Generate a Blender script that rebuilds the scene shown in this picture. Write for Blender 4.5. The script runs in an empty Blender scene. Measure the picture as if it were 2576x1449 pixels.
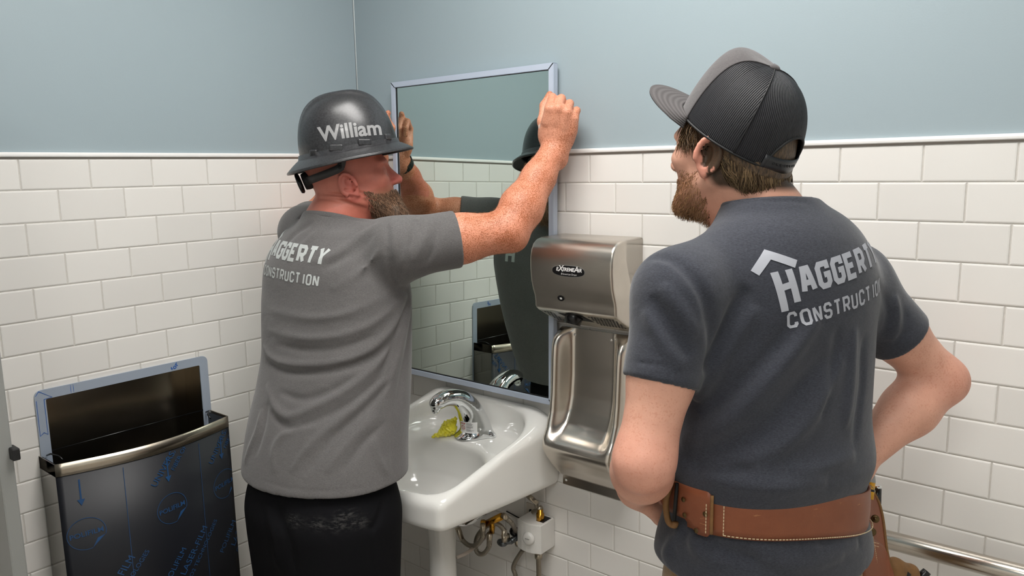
import bpy, bmesh, math, random
import numpy as np
from concurrent.futures import ThreadPoolExecutor
from mathutils import Vector, Matrix, Euler
from mathutils.bvhtree import BVHTree

scene = bpy.context.scene
COL = scene.collection
random.seed(7)
RNG = np.random.default_rng(11)

# ------------------------------------------------------------------ camera
# solved from the tile joints of both walls (pitch 3.03 in); pixel frame 2576 x 1449
CAM_C = np.array([2.0101, -1.6711, 1.5538])
CAM_R = np.array([0.7752, 0.6315, -0.0172])
CAM_U = np.array([-0.0849, 0.1310, 0.9877])
CAM_W = np.array([-0.6260, 0.7642, -0.1552])
CAM_F = 1912.0
cam_d = bpy.data.cameras.new('camera')
cam_d.sensor_width = 36.0
cam_d.lens = CAM_F / 2576 * 36.0
cam_d.clip_start = 0.05
cam_o = bpy.data.objects.new('camera', cam_d)
COL.objects.link(cam_o)
cam_o.matrix_world = Matrix(((CAM_R[0], CAM_U[0], -CAM_W[0], CAM_C[0]),
                             (CAM_R[1], CAM_U[1], -CAM_W[1], CAM_C[1]),
                             (CAM_R[2], CAM_U[2], -CAM_W[2], CAM_C[2]),
                             (0, 0, 0, 1)))
scene.camera = cam_o

# ------------------------------------------------------------------ world, exposure
world = bpy.data.worlds.new('world')
scene.world = world
world.use_nodes = True
world.node_tree.nodes['Background'].inputs[0].default_value = (0.75, 0.8, 0.85, 1)
world.node_tree.nodes['Background'].inputs[1].default_value = 0.02
scene.view_settings.view_transform = 'Standard'
scene.view_settings.look = 'None'
scene.view_settings.gamma = 1.0
scene.view_settings.use_curve_mapping = False
scene.view_settings.exposure = 0.0
LAMP_POWER = 15.2        # emission of the ceiling LED panels (built with the ceiling below)
PANELS = [(1.25, -0.80, 0.60, 0.30), (2.05, -2.15, 0.30, 0.30)]  # main panel, then a smaller unseen one added as fill behind the camera


def at(x, y, D):
    """3D point seen at pixel (x, y) at forward depth D"""
    return CAM_C + D * (CAM_W + CAM_R * (x - 1288) / CAM_F + CAM_U * (724.5 - y) / CAM_F)


def on_y(x, y, Y):
    d = at(x, y, 1) - CAM_C
    return CAM_C + d * (Y - CAM_C[1]) / d[1]


def on_x(x, y, X):
    d = at(x, y, 1) - CAM_C
    return CAM_C + d * (X - CAM_C[0]) / d[0]


# ------------------------------------------------------------------ materials
def lin(c):
    return tuple((v / 255 / 12.92) if v / 255 <= 0.04045 else ((v / 255 + 0.055) / 1.055) ** 2.4 for v in c)


def rgba(c):
    return (*lin(c), 1.0)


class NT:
    """small node tree helper"""
    def __init__(self, name):
        self.m = bpy.data.materials.new(name)
        self.m.use_nodes = True
        self.t = self.m.node_tree
        self.b = self.t.nodes['Principled BSDF']

    def n(self, typ, **kw):
        nd = self.t.nodes.new(typ)
        for k, v in kw.items():
            if k == 'ins':
                for i, val in v.items():
                    nd.inputs[i].default_value = val
            else:
                setattr(nd, k, v)
        return nd

    def l(self, a, ai, b, bi):
        self.t.links.new(a.outputs[ai], b.inputs[bi])

    def coords(self, scale=(1, 1, 1), kind='Object', rot=(0, 0, 0)):
        tc = self.n('ShaderNodeTexCoord')
        mp = self.n('ShaderNodeMapping', ins={'Scale': scale, 'Rotation': rot})
        self.l(tc, kind, mp, 0)
        return mp

    def noise(self, mp, scale, detail=4, rough=0.5):
        nz = self.n('ShaderNodeTexNoise', ins={'Scale': scale, 'Detail': detail, 'Roughness': rough})
        self.l(mp, 0, nz, 'Vector')
        return nz

    def ramp(self, src, si, stops):
        r = self.n('ShaderNodeValToRGB')
        e = r.color_ramp.elements
        while len(e) < len(stops):
            e.new(0.5)
        for i, (p, c) in enumerate(stops):
            e[i].position = p
            e[i].color = c
        self.l(src, si, r, 0)
        return r

    def mix(self, fac, a, b, mode='MIX'):
        """fac: (node, out) or float; a, b: (node, out) or rgba"""
        m = self.n('ShaderNodeMix', data_type='RGBA', blend_type=mode)
        for idx, v in ((0, fac), (6, a), (7, b)):
            if isinstance(v, tuple) and len(v) == 2 and not isinstance(v[0], (int, float)):
                self.t.links.new(v[0].outputs[v[1]], m.inputs[idx])
            else:
                m.inputs[idx].default_value = v
        return (m, 2)

    def bump(self, src, si, strength=0.2, dist=0.001, prev=None):
        b = self.n('ShaderNodeBump', ins={'Strength': strength, 'Distance': dist})
        self.l(src, si, b, 'Height')
        if prev is not None:
            self.l(prev, 0, b, 'Normal')
        self.l(b, 0, self.b, 'Normal')
        return b

    def base(self, src):
        self.t.links.new(src[0].outputs[src[1]], self.b.inputs['Base Color'])

    def set(self, **kw):
        names = {'color': 'Base Color', 'rough': 'Roughness', 'metal': 'Metallic', 'coat': 'Coat Weight', 'coatr': 'Coat Roughness',
                 'spec': 'Specular IOR Level', 'sss': 'Subsurface Weight', 'sheen': 'Sheen Weight', 'sheenr': 'Sheen Roughness',
                 'aniso': 'Anisotropic', 'trans': 'Transmission Weight', 'emit': 'Emission Strength', 'alpha': 'Alpha', 'ior': 'IOR'}
        for k, v in kw.items():
            self.b.inputs[names[k]].default_value = v
        return self


def plain(name, c, rough=0.5, metal=0.0, noise=0.0, nscale=60, bump=0.0, **kw):
    t = NT(name)
    t.set(color=rgba(c), rough=rough, metal=metal, **kw)
    if noise or bump:
        mp = t.coords()
        nz = t.noise(mp, nscale, 5, 0.6)
        if noise:
            t.base(t.mix((nz, 0), rgba([max(0, v * (1 - noise)) for v in c]), rgba([min(255, v * (1 + noise)) for v in c])))
        if bump:
            t.bump(nz, 0, bump, 0.001)
    return t.m


def mat_paint():
    t = NT('blue_grey_paint')
    mp = t.coords()
    nz = t.noise(mp, 1.7, 3, 0.5)
    t.base(t.mix((nz, 0), rgba((155, 170, 176)), rgba((161, 175, 181))))
    fine = t.noise(mp, 320, 3, 0.6)
    t.bump(fine, 0, 0.10, 0.0012)
    t.set(rough=0.42, spec=0.45)
    return t.m


def mat_tile():
    t = NT('white_glazed_tile')
    oi = t.n('ShaderNodeObjectInfo')
    rp = t.ramp(oi, 'Random', [(0, rgba((230, 227, 222))), (1, rgba((237, 234, 229)))])
    t.base((rp, 0))
    mp = t.coords()
    nz = t.noise(mp, 9, 2, 0.5)
    t.bump(nz, 0, 0.15, 0.002)
    t.set(rough=0.24, spec=0.5)
    return t.m


def mat_steel(name='brushed_steel', c=(176, 170, 160), rough=0.30, axis='x', stain=0.0):
    t = NT(name)
    sc = (2, 60, 60) if axis == 'x' else (60, 60, 2)
    mp = t.coords(sc)
    nz = t.noise(mp, 14, 6, 0.65)
    big = t.noise(t.coords(), 9, 3, 0.5)
    rr = t.n('ShaderNodeMapRange', ins={'To Min': rough * 0.92, 'To Max': rough * 1.1})
    t.l(nz, 0, rr, 0)
    t.l(rr, 0, t.b, 'Roughness')
    base = t.mix((nz, 0), rgba([v * 0.97 for v in c]), rgba([min(255, v * 1.03) for v in c]))
    if stain:
        rp = t.ramp(big, 0, [(0.45, (1, 1, 1, 1)), (0.75, (1 - stain,) * 3 + (1,))])
        base = t.mix(1.0, base, (rp, 0), 'MULTIPLY')
    t.base(base)
    if axis == 'x':
        t.bump(nz, 0, 0.012, 0.0005)
    t.set(metal=1.0, aniso=0.4)
    return t.m


M = {}
M['paint'] = mat_paint()
M['tile'] = mat_tile()
M['grout'] = plain('pale_grout', (205, 201, 194), 0.85, noise=0.05, nscale=200)
M['trim'] = plain('white_trim', (244, 242, 239), 0.3)
M['caulk'] = plain('white_caulk', (214, 222, 222), 0.6)
M['gap'] = plain('grey_caulk_line', (168, 160, 152), 0.8)
M['ceiling'] = plain('ceiling_tile', (232, 231, 226), 0.9, noise=0.04, nscale=150, bump=0.2)
M['floor'] = plain('floor_tile', (176, 170, 162), 0.4, noise=0.06, nscale=20)
M['steel'] = mat_steel('brushed_steel_dryer', (212, 205, 195), 0.30, 'x', 0.10)
M['steel_v'] = mat_steel('brushed_steel_guard', (224, 217, 207), 0.26, 'z', 0.08)
M['steel_rim'] = mat_steel('satin_steel_band', (196, 186, 170), 0.28, 'x')
M['steel_bar'] = plain('satin_steel_bar', (205, 198, 188), 0.2, 1.0)
M['chrome'] = plain('chrome', (225, 227, 228), 0.05, 1.0)
M['brass'] = plain('brass', (190, 140, 52), 0.25, 1.0)
M['nickel'] = plain('nickel_fitting', (180, 170, 152), 0.3, 1.0)
M['porcelain'] = plain('white_porcelain', (240, 239, 234), 0.12, coat=0.4, coatr=0.03)
M['mirror'] = plain('mirror_glass', (214, 226, 220), 0.0, 1.0)
M['dark'] = plain('matte_black', (16, 16, 17), 0.6)
M['black_gloss'] = plain('gloss_black_plastic', (14, 14, 15), 0.25)
M['film_blue'] = plain('pale_blue_film', (186, 196, 212), 0.28, coat=0.3, coatr=0.1)
M['film_grey'] = plain('grey_blue_film', (160, 170, 184), 0.3, coat=0.3, coatr=0.1)
M['partition'] = plain('grey_partition', (138, 139, 136), 0.45, noise=0.02, nscale=400)


# ------------------------------------------------------------------ object helpers
def mesh_obj(name, verts, faces, mat, parent=None, smooth=False, loc=None):
    me = bpy.data.meshes.new(name)
    me.from_pydata([tuple(v) for v in verts], [], [tuple(f) for f in faces])
    me.update()
    o = bpy.data.objects.new(name, me)
    COL.objects.link(o)
    if mat is not None:
        me.materials.append(mat)
    if smooth:
        me.polygons.foreach_set('use_smooth', [True] * len(me.polygons))
    if loc is not None:
        o.location = loc
    if parent is not None:
        o.parent = parent
    return o


def bm_obj(name, bm, mat, parent=None, smooth=False, loc=None):
    me = bpy.data.meshes.new(name)
    bm.normal_update()
    bm.to_mesh(me)
    bm.free()
    o = bpy.data.objects.new(name, me)
    COL.objects.link(o)
    if mat is not None:
        me.materials.append(mat)
    if smooth:
        me.polygons.foreach_set('use_smooth', [True] * len(me.polygons))
    if loc is not None:
        o.location = loc
    if parent is not None:
        o.parent = parent
    return o


def tag(o, label=None, cat=None, group=None, kind=None):
    if label:
        o['label'] = label
    if cat:
        o['category'] = cat
    if group:
        o['group'] = group
    if kind:
        o['kind'] = kind
    return o


def empty(name, loc=(0, 0, 0)):
    o = bpy.data.objects.new(name, None)
    o.empty_display_size = 0.1
    COL.objects.link(o)
    o.location = loc
    return o


def attach(child, root):
    """parent without moving (root is an unrotated empty)"""
    child.parent = root
    child.matrix_parent_inverse = Matrix.Translation(-Vector(root.location))
    return child


def box(name, lo, hi, mat, parent=None, bevel=0.0, seg=2, smooth=False):
    bm = bmesh.new()
    bmesh.ops.create_cube(bm, size=1)
    for v in bm.verts:
        v.co = Vector([(lo[i] + hi[i]) / 2 + v.co[i] * (hi[i] - lo[i]) for i in range(3)])
    if bevel:
        bmesh.ops.bevel(bm, geom=bm.edges[:], offset=bevel, segments=seg, affect='EDGES', profile=0.5)
    return bm_obj(name, bm, mat, parent, smooth)


def catmull(pts, n=8):
    P = [np.array(q, float) for q in pts]
    P = [2 * P[0] - P[1]] + P + [2 * P[-1] - P[-2]]
    out = []
    for i in range(1, len(P) - 2):
        for j in range(n):
            t = j / n
            out.append(0.5 * (2 * P[i] + (P[i + 1] - P[i - 1]) * t + (2 * P[i - 1] - 5 * P[i] + 4 * P[i + 1] - P[i + 2]) * t * t
                              + (3 * P[i] - P[i - 1] - 3 * P[i + 1] + P[i + 2]) * t ** 3))
    out.append(P[-2])
    return out


def tube(name, pts, rad, mat, parent=None, sides=12, smooth_path=0, cap=True):
    if smooth_path:
        pts = catmull(pts, smooth_path)
    pts = [Vector(q) for q in pts]
    n = len(pts)
    rs = rad if isinstance(rad, (list, tuple, np.ndarray)) else [rad] * n
    if len(rs) != n:
        rs = np.interp(np.linspace(0, 1, n), np.linspace(0, 1, len(rs)), rs)
    V, Fc = [], []
    t0 = (pts[1] - pts[0]).normalized()
    up = Vector((0, 0, 1)) if abs(t0.z) < 0.9 else Vector((1, 0, 0))
    nrm = (up - t0 * up.dot(t0)).normalized()
    for i in range(n):
        t = (pts[min(i + 1, n - 1)] - pts[max(i - 1, 0)]).normalized()
        nrm = (nrm - t * nrm.dot(t)).normalized()
        b = t.cross(nrm)
        for j in range(sides):
            a = 2 * math.pi * j / sides
            V.append(pts[i] + (nrm * math.cos(a) + b * math.sin(a)) * float(rs[i]))
    for i in range(n - 1):
        for j in range(sides):
            k = (j + 1) % sides
            Fc.append((i * sides + j, i * sides + k, (i + 1) * sides + k, (i + 1) * sides + j))
    if cap:
        Fc.append(tuple(range(sides - 1, -1, -1)))
        Fc.append(tuple((n - 1) * sides + j for j in range(sides)))
    return mesh_obj(name, V, Fc, mat, parent, True)


def grid_obj(name, X, mat, parent=None, close_u=False, smooth=True, thick=0.0):
    """X: (nu, nv, 3) array of points -> quad grid"""
    nu, nv = X.shape[:2]
    V = X.reshape(-1, 3)
    Fc = []
    for i in range(nu if close_u else nu - 1):
        for j in range(nv - 1):
            a, b = i * nv + j, ((i + 1) % nu) * nv + j
            Fc.append((a, b, b + 1, a + 1))
    o = mesh_obj(name, V, Fc, mat, parent, smooth)
    if thick:
        md = o.modifiers.new('thickness', 'SOLIDIFY')
        md.thickness = abs(thick)
        md.offset = -1 if thick > 0 else 1
    return o


def lathe(name, prof, mat, parent=None, center=(0, 0, 0), axis=(0, 0, 1), n=24):
    ax = Vector(axis).normalized()
    u = ax.orthogonal().normalized()
    v = ax.cross(u)
    V, Fc = [], []
    m = len(prof)
    for i in range(n):
        a = 2 * math.pi * i / n
        d = u * math.cos(a) + v * math.sin(a)
        for r, h in prof:
            V.append(Vector(center) + d * r + ax * h)
    for i in range(n):
        k = (i + 1) % n
        for j in range(m - 1):
            Fc.append((i * m + j, k * m + j, k * m + j + 1, i * m + j + 1))
    o = mesh_obj(name, V, Fc, mat, parent, True)
    return o


# ------------------------------------------------------------------ signed distance modelling (numpy) -> mesh
def _nv(v):
    v = np.asarray(v, float)
    return v / np.linalg.norm(v)


class Prim:
    __slots__ = ('f', 'c', 'r', 'k', 'op')

    def __init__(self, f, c, r, k, op):
        self.f, self.c, self.r, self.k, self.op = f, np.asarray(c, float), r, k, op


def cone(a, b, ra, rb, k=0.02, op='+', side=None, flat=1.0):
    """tapered capsule; optional flattening by 'flat' along direction side"""
    a, b = np.asarray(a, float), np.asarray(b, float)
    ba = b - a
    L2 = max(ba @ ba, 1e-12)
    if side is None:
        def f(p):
            q = p - a
            t = np.clip(q @ ba / L2, 0, 1)
            q = q - t[:, None] * ba
            return np.sqrt((q * q).sum(1)) - (ra + (rb - ra) * t)
    else:
        s = _nv(side)

        def f(p):
            q = p - a
            t = np.clip(q @ ba / L2, 0, 1)
            q = q - t[:, None] * ba
            qs = q @ s
            d2 = (q * q).sum(1) + qs * qs * (1 / flat ** 2 - 1)
            rad = ra + (rb - ra) * t
            d = np.sqrt(np.maximum(d2, 1e-12))
            return (d - rad) * min(1.0, 0.5 + 0.5 * flat)
    return Prim(f, (a + b) / 2, math.sqrt(L2) / 2 + max(ra, rb) * max(1.0, flat), k, op)


def ell(c, rad, R=None, k=0.02, op='+'):
    c, rad = np.asarray(c, float), np.asarray(rad, float)
    R = np.eye(3) if R is None else np.asarray(R, float)      # rows: local axes

    def f(p):
        q = (p - c) @ R.T
        k0 = np.sqrt(((q / rad) ** 2).sum(1))
        k1 = np.sqrt(((q / rad ** 2) ** 2).sum(1)) + 1e-9
        return k0 * (k0 - 1) / k1
    return Prim(f, c, rad.max(), k, op)


def rbox(c, half, R=None, rnd=0.01, k=0.005, op='+'):
    c, half = np.asarray(c, float), np.asarray(half, float)
    R = np.eye(3) if R is None else np.asarray(R, float)

    def f(p):
        q = np.abs((p - c) @ R.T) - (half - rnd)
        return np.sqrt((np.maximum(q, 0) ** 2).sum(1)) + np.minimum(q.max(1), 0) - rnd
    return Prim(f, c, np.linalg.norm(half), k, op)


def func(f, c, r, k=0.01, op='+'):
    return Prim(f, c, r, k, op)


def chain(pts, rads, k=0.015, **kw):
    return [cone(pts[i], pts[i + 1], rads[i], rads[i + 1], k, **kw) for i in range(len(pts) - 1)]


def stack(rows, k=0.03, n=2.3, op='+', yawf=None):
    """body trunk: rows of (z, cx, cy, half_width, half_depth, yaw); width axis at yaw=0 is +x"""
    rows = sorted(rows)
    A = np.array(rows, float)
    z = A[:, 0]
    zz = np.linspace(z[0], z[-1], 160)
    # smooth interpolation
    tab = np.stack([np.interp(zz, z, A[:, i]) for i in range(1, 6)], 1)
    ker = np.hanning(25)
    ker /= ker.sum()
    pad = np.pad(tab, ((12, 12), (0, 0)), mode='edge')
    tab = np.stack([np.convolve(pad[:, i], ker, 'valid') for i in range(5)], 1)

    def f(p):
        pz = p[:, 2]
        v = [np.interp(pz, zz, tab[:, i]) for i in range(5)]
        dx, dy = p[:, 0] - v[0], p[:, 1] - v[1]
        c, s = np.cos(v[4]), np.sin(v[4])
        lx, ly = c * dx + s * dy, -s * dx + c * dy
        rho = ((np.abs(lx) / v[2]) ** n + (np.abs(ly) / v[3]) ** n) ** (1 / n) + 1e-6
        rr = np.sqrt(dx * dx + dy * dy)
        d = np.where(rho > 0.3, rr * (1 - 1 / rho), -np.minimum(v[2], v[3]) * 0.7)
        over = np.maximum(np.maximum(pz - z[-1], z[0] - pz), -0.3)
        return np.where(over > 0, np.sqrt(np.maximum(d, 0) ** 2 + over ** 2), np.maximum(d * 0.92, over))
    mid = np.array([A[:, 1].mean(), A[:, 2].mean(), (z[0] + z[-1]) / 2])
    return func(f, mid, math.hypot((z[-1] - z[0]) / 2, A[:, 3].max()) + 0.12, k, op)


def seg_dist(p, a, b):
    ba = b - a
    q = p - a
    t = np.clip(q @ ba / max(ba @ ba, 1e-12), 0, 1)
    q = q - t[:, None] * ba
    return np.sqrt((q * q).sum(1)), t


def folds_fn(folds):
    """folds: list of (pts, amp, width); amp > 0 raises a ridge, < 0 a groove; tapers to the ends"""
    items = []
    crest = [(pts, amp * 0.33, wd * 0.42) for pts, amp, wd in folds if amp > 0.004 and wd > 0.006]
    for pts, amp, wd in list(folds) + crest:
        pts = [np.asarray(q, float) for q in pts]
        if len(pts) > 2:
            pts = [np.asarray(q) for q in catmull(pts, 3)]
        P = np.array(pts)
        c = P.mean(0)
        items.append((P, amp, wd, c, np.sqrt(((P - c) ** 2).sum(1)).max() + 3 * wd))

    def g(p):
        out = np.zeros(len(p))
        cc = p.mean(0)
        rr = np.sqrt(((p - cc) ** 2).sum(1)).max()
        for P, amp, wd, c, R in items:
            if np.linalg.norm(cc - c) > R + rr:
                continue
            sel = np.nonzero(((p - c) ** 2).sum(1) < R * R)[0]
            if not len(sel):
                continue
            ps = p[sel]
            best = np.full(len(ps), 9.0)
            bt = np.zeros(len(ps))
            n = len(P) - 1
            for i in range(n):
                ba = P[i + 1] - P[i]
                q = ps - P[i]
                t = np.clip(q @ ba / max(ba @ ba, 1e-12), 0, 1)
                q = q - t[:, None] * ba
                d = (q * q).sum(1)
                m = d < best
                best = np.where(m, d, best)
                bt = np.where(m, (i + t) / n, bt)
            tap = np.clip(np.minimum(bt, 1 - bt) * 4, 0, 1) ** 0.7
            out[sel] -= amp * tap * np.exp(-(best / wd ** 2) ** 0.75)
        return out
    return g


def eval_prims(prims, p, cc, cr, post=None, margin=0.02):
    d = np.full(len(p), 1.0)
    for q in prims:
        if q.op == '-' or q.op == 'x':
            continue_far = False
        dist = math.sqrt(((q.c - cc) ** 2).sum()) - cr - q.r
        if dist > q.k + margin:
            if q.op == 'x':
                d = np.maximum(d, 1.0)
            continue
        v = q.f(p)
        k = q.k
        if q.op == '+':
            if k > 0:
                h = np.maximum(k - np.abs(d - v), 0) / k
                d = np.minimum(d, v) - h * h * k * 0.25
            else:
                d = np.minimum(d, v)
        else:
            if q.op == '-':
                v = -v
            if k > 0:
                h = np.maximum(k - np.abs(d - v), 0) / k
                d = np.maximum(d, v) + h * h * k * 0.25
            else:
                d = np.maximum(d, v)
    if post is not None:
        d = d + post(p)
    return d


def polygonise(prims, h, post=None, bounds=None):
    """sparse surface nets. returns verts, quads, normals"""
    lo = np.min([q.c - q.r - q.k for q in prims if q.op == '+'], 0) - 2 * h
    hi = np.max([q.c + q.r + q.k for q in prims if q.op == '+'], 0) + 2 * h
    if bounds is not None:
        lo, hi = np.maximum(lo, bounds[0]), np.minimum(hi, bounds[1])
    S = 24
    B = 4
    nch = np.ceil((hi - lo) / (S * h)).astype(int)
    bc = (np.stack(np.meshgrid(*[np.arange(S // B)] * 3, indexing='ij'), -1).reshape(-1, 3) * B)
    off5 = np.stack(np.meshgrid(*[np.arange(B + 1)] * 3, indexing='ij'), -1).reshape(-1, 3)
    cr = S * h * 0.87
    MUL = 1 << 20
    pos_prims = [q for q in prims if q.op == '+']

    def one(ci):
        base = np.array(ci) * S
        cc = lo + (base + S / 2) * h
        if all(math.sqrt(((q.c - cc) ** 2).sum()) - cr - q.r > 0.5 * q.k + h for q in pos_prims):
            return None
        ctr = lo + (base + bc + B / 2) * h
        d = eval_prims(prims, ctr, cc, cr, post, margin=B * h * 2)
        act = bc[np.abs(d) < B * h * 1.5]
        if not len(act):
            return None
        idx = (base + act)[:, None, :] + off5[None]
        pts = (lo + idx.reshape(-1, 3) * h)
        dd = eval_prims(prims, pts, cc, cr, post, margin=4 * h).reshape(-1, B + 1, B + 1, B + 1)
        ins = dd < 0
        # cells
        corner = [(a, b, c) for a in (0, 1) for b in (0, 1) for c in (0, 1)]
        cs = np.stack([ins[:, a:a + B, b:b + B, c:c + B] for a, b, c in corner], -1)
        mixed = cs.any(-1) & ~cs.all(-1)
        if not mixed.any():
            return None
        bi, ii, jj, kk = np.nonzero(mixed)
        dv = np.stack([dd[bi, ii + a, jj + b, kk + c] for a, b, c in corner], -1)
        acc = np.zeros((len(bi), 3))
        cnt = np.zeros(len(bi))
        for e0 in range(8):
            for bit, axn in ((4, 0), (2, 1), (1, 2)):
                if e0 & bit:
                    continue
                e1 = e0 | bit
                a0, a1 = dv[:, e0], dv[:, e1]
                m = (a0 < 0) != (a1 < 0)
                t = np.where(m, a0 / np.where(m, a0 - a1, 1), 0)
                cpos = np.tile(np.array(corner[e0], float), (len(bi), 1))
                cpos[:, axn] += t
                acc += np.where(m[:, None], cpos, 0)
                cnt += m
        loc = acc / cnt[:, None]
        g = np.stack([(dv[:, [4, 5, 6, 7]] - dv[:, [0, 1, 2, 3]]).mean(1), (dv[:, [2, 3, 6, 7]] - dv[:, [0, 1, 4, 5]]).mean(1),
                      (dv[:, [1, 3, 5, 7]] - dv[:, [0, 2, 4, 6]]).mean(1)], 1)
        cell = base + act[bi] + np.stack([ii, jj, kk], 1)
        key_ = ((cell[:, 0].astype(np.int64) * MUL + cell[:, 1]) * MUL + cell[:, 2])
        ver_ = lo + (cell + loc) * h
        edges = []
        for axn, e1 in ((0, 4), (1, 2), (2, 1)):
            m = (dv[:, 0] < 0) != (dv[:, e1] < 0)
            if m.any():
                edges.append((axn, cell[m], dv[m, 0] < 0))
        return key_, ver_, g, edges

    with ThreadPoolExecutor(4) as ex_:
        res = [q for q in ex_.map(one, list(np.ndindex(*nch))) if q is not None]
    keys, verts, norms = [q[0] for q in res], [q[1] for q in res], [q[2] for q in res]
    edges = [e for q in res for e in q[3]]
    K = np.concatenate(keys)
    V = np.concatenate(verts)
    N = np.concatenate(norms)
    o = np.argsort(K)
    K, V, N = K[o], V[o], N[o]
    quads = []
    for axn, cell, inside in edges:
        u, v = [(1, 2), (2, 0), (0, 1)][axn]
        du = np.zeros(3, int); du[u] = 1
        dw = np.zeros(3, int); dw[v] = 1
        q = []
        ok = np.ones(len(cell), bool)
        for sft in (0 * du, -du, -du - dw, -dw):
            c = cell + sft
            kk = (c[:, 0].astype(np.int64) * MUL + c[:, 1]) * MUL + c[:, 2]
            ix = np.searchsorted(K, kk)
            ix = np.minimum(ix, len(K) - 1)
            ok &= K[ix] == kk
            q.append(ix)
        q = np.stack(q, 1)
        q = np.where(inside[:, None], q, q[:, ::-1])
        quads.append(q[ok])
    Q = np.concatenate(quads)
    N = N / (np.linalg.norm(N, axis=1, keepdims=True) + 1e-12)
    return V, Q, N


def relax(V, Q, it=1, lam=0.5):
    n = len(V)
    e = np.concatenate([Q[:, [0, 1]], Q[:, [1, 2]], Q[:, [2, 3]], Q[:, [3, 0]]])
    for _ in range(it):
        s = np.zeros((n, 3))
        c = np.zeros(n)
        for a, b in ((0, 1), (1, 0)):
            for i in range(3):
                s[:, i] += np.bincount(e[:, a], V[e[:, b], i], n)
            c += np.bincount(e[:, a], minlength=n)
        V = V + lam * (s / np.maximum(c, 1)[:, None] - V)
    return V


def sdf_obj(name, prims, h, mat, parent=None, post=None, bounds=None, smooth_it=1, colors=None, custom_n=False):
    V, Q, N = polygonise(prims, h, post, bounds)
    if smooth_it:
        V = relax(V, Q, smooth_it, 0.5)
    me = bpy.data.meshes.new(name)
    me.vertices.add(len(V))
    me.vertices.foreach_set('co', V.astype(np.float32).ravel())
    me.loops.add(len(Q) * 4)
    me.loops.foreach_set('vertex_index', Q.astype(np.int32).ravel())
    me.polygons.add(len(Q))
    me.polygons.foreach_set('loop_start', np.arange(0, len(Q) * 4, 4, dtype=np.int32))
    me.polygons.foreach_set('loop_total', np.full(len(Q), 4, dtype=np.int32))
    me.update(calc_edges=True)
    me.validate()
    me.polygons.foreach_set('use_smooth', np.ones(len(me.polygons), bool))
    if mat is not None:
        me.materials.append(mat)
    if colors is not None:
        for nm, fn in colors.items():
            at_ = me.color_attributes.new(nm, 'FLOAT_COLOR', 'POINT')
            val = fn(V, N)
            at_.data.foreach_set('color', np.concatenate([val, np.ones((len(V), 1))], 1).astype(np.float32).ravel())
    if custom_n:
        me.normals_split_custom_set_from_vertices([tuple(q) for q in N])
    o = bpy.data.objects.new(name, me)
    COL.objects.link(o)
    if parent is not None:
        o.parent = parent
    return o


def hit(prims, x, y, post=None, d0=0.7, d1=2.6):
    """march the pixel ray to the surface of a prim list"""
    dirv = at(x, y, 1) - CAM_C
    L = np.linalg.norm(dirv)
    D = np.arange(d0, d1, 0.004)
    p = CAM_C + D[:, None] * dirv
    d = eval_prims(prims, p, p.mean(0), 5.0, post)
    i = np.argmax(d < 0)
    if not (d < 0).any():
        i = int(np.argmin(d))
        return p[i]
    t = d[i - 1] / (d[i - 1] - d[i])
    return p[i - 1] + t * (p[i] - p[i - 1])


# ------------------------------------------------------------------ lettering helpers
def text_polys(body, size, mat_name=None, bold=0.0, shear=0.0, spacing=1.0, align='CENTER'):
    """flat text mesh (verts 2D, faces) from the built-in font"""
    cu = bpy.data.curves.new('lettering', 'FONT')
    cu.body = body
    cu.size = size
    cu.align_x = align
    cu.align_y = 'CENTER'
    cu.offset = bold
    cu.shear = shear
    cu.space_character = spacing
    cu.resolution_u = 3
    ob = bpy.data.objects.new('lettering', cu)
    COL.objects.link(ob)
    bpy.context.view_layer.update()
    dg = bpy.context.evaluated_depsgraph_get()
    me = bpy.data.meshes.new_from_object(ob.evaluated_get(dg))
    V = [v.co.copy() for v in me.vertices]
    Fc = [tuple(p.vertices) for p in me.polygons]
    bpy.data.objects.remove(ob)
    bpy.data.curves.remove(cu)
    bpy.data.meshes.remove(me)
    return V, Fc


def stroke_poly(path, w, closed=False):
    """2D polyline -> mitred stroke quads"""
    P = [Vector((a[0], a[1])) for a in path]
    n = len(P)
    V, Fc = [], []
    for i in range(n):
        if closed:
            d0 = (P[i] - P[i - 1]).normalized()
            d1 = (P[(i + 1) % n] - P[i]).normalized()
        else:
            d0 = (P[i] - P[i - 1]).normalized() if i else (P[1] - P[0]).normalized()
            d1 = (P[i + 1] - P[i]).normalized() if i < n - 1 else d0
        t = d0 + d1
        t = t.normalized() if t.length > 1e-6 else d0
        nr = Vector((-t.y, t.x))
        c = max(0.62, nr.dot(Vector((-d0.y, d0.x))))
        V += [Vector((*(P[i] + nr * w / 2 / c), 0)), Vector((*(P[i] - nr * w / 2 / c), 0))]
    for i in range(n if closed else n - 1):
        j = (i + 1) % n
        Fc.append((2 * i, 2 * i + 1, 2 * j + 1, 2 * j))
    return V, Fc


def merge2d(items):
    V, Fc = [], []
    for v, f in items:
        b = len(V)
        V += list(v)
        Fc += [tuple(i + b for i in q) for q in f]
    return V, Fc


def refine2d(V, Fc, size):
    bm = bmesh.new()
    vs = [bm.verts.new(v) for v in V]
    for f in Fc:
        try:
            bm.faces.new([vs[i] for i in f])
        except ValueError:
            pass
    bmesh.ops.triangulate(bm, faces=bm.faces[:])
    for _ in range(7):
        es = [e for e in bm.edges if e.calc_length() > size]
        if not es:
            break
        bmesh.ops.subdivide_edges(bm, edges=es, cuts=1)
        bmesh.ops.triangulate(bm, faces=bm.faces[:])
    bm.verts.index_update()
    V = [v.co.copy() for v in bm.verts]
    Fc = [tuple(v.index for v in f.verts) for f in bm.faces]
    bm.free()
    return V, Fc


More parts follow.
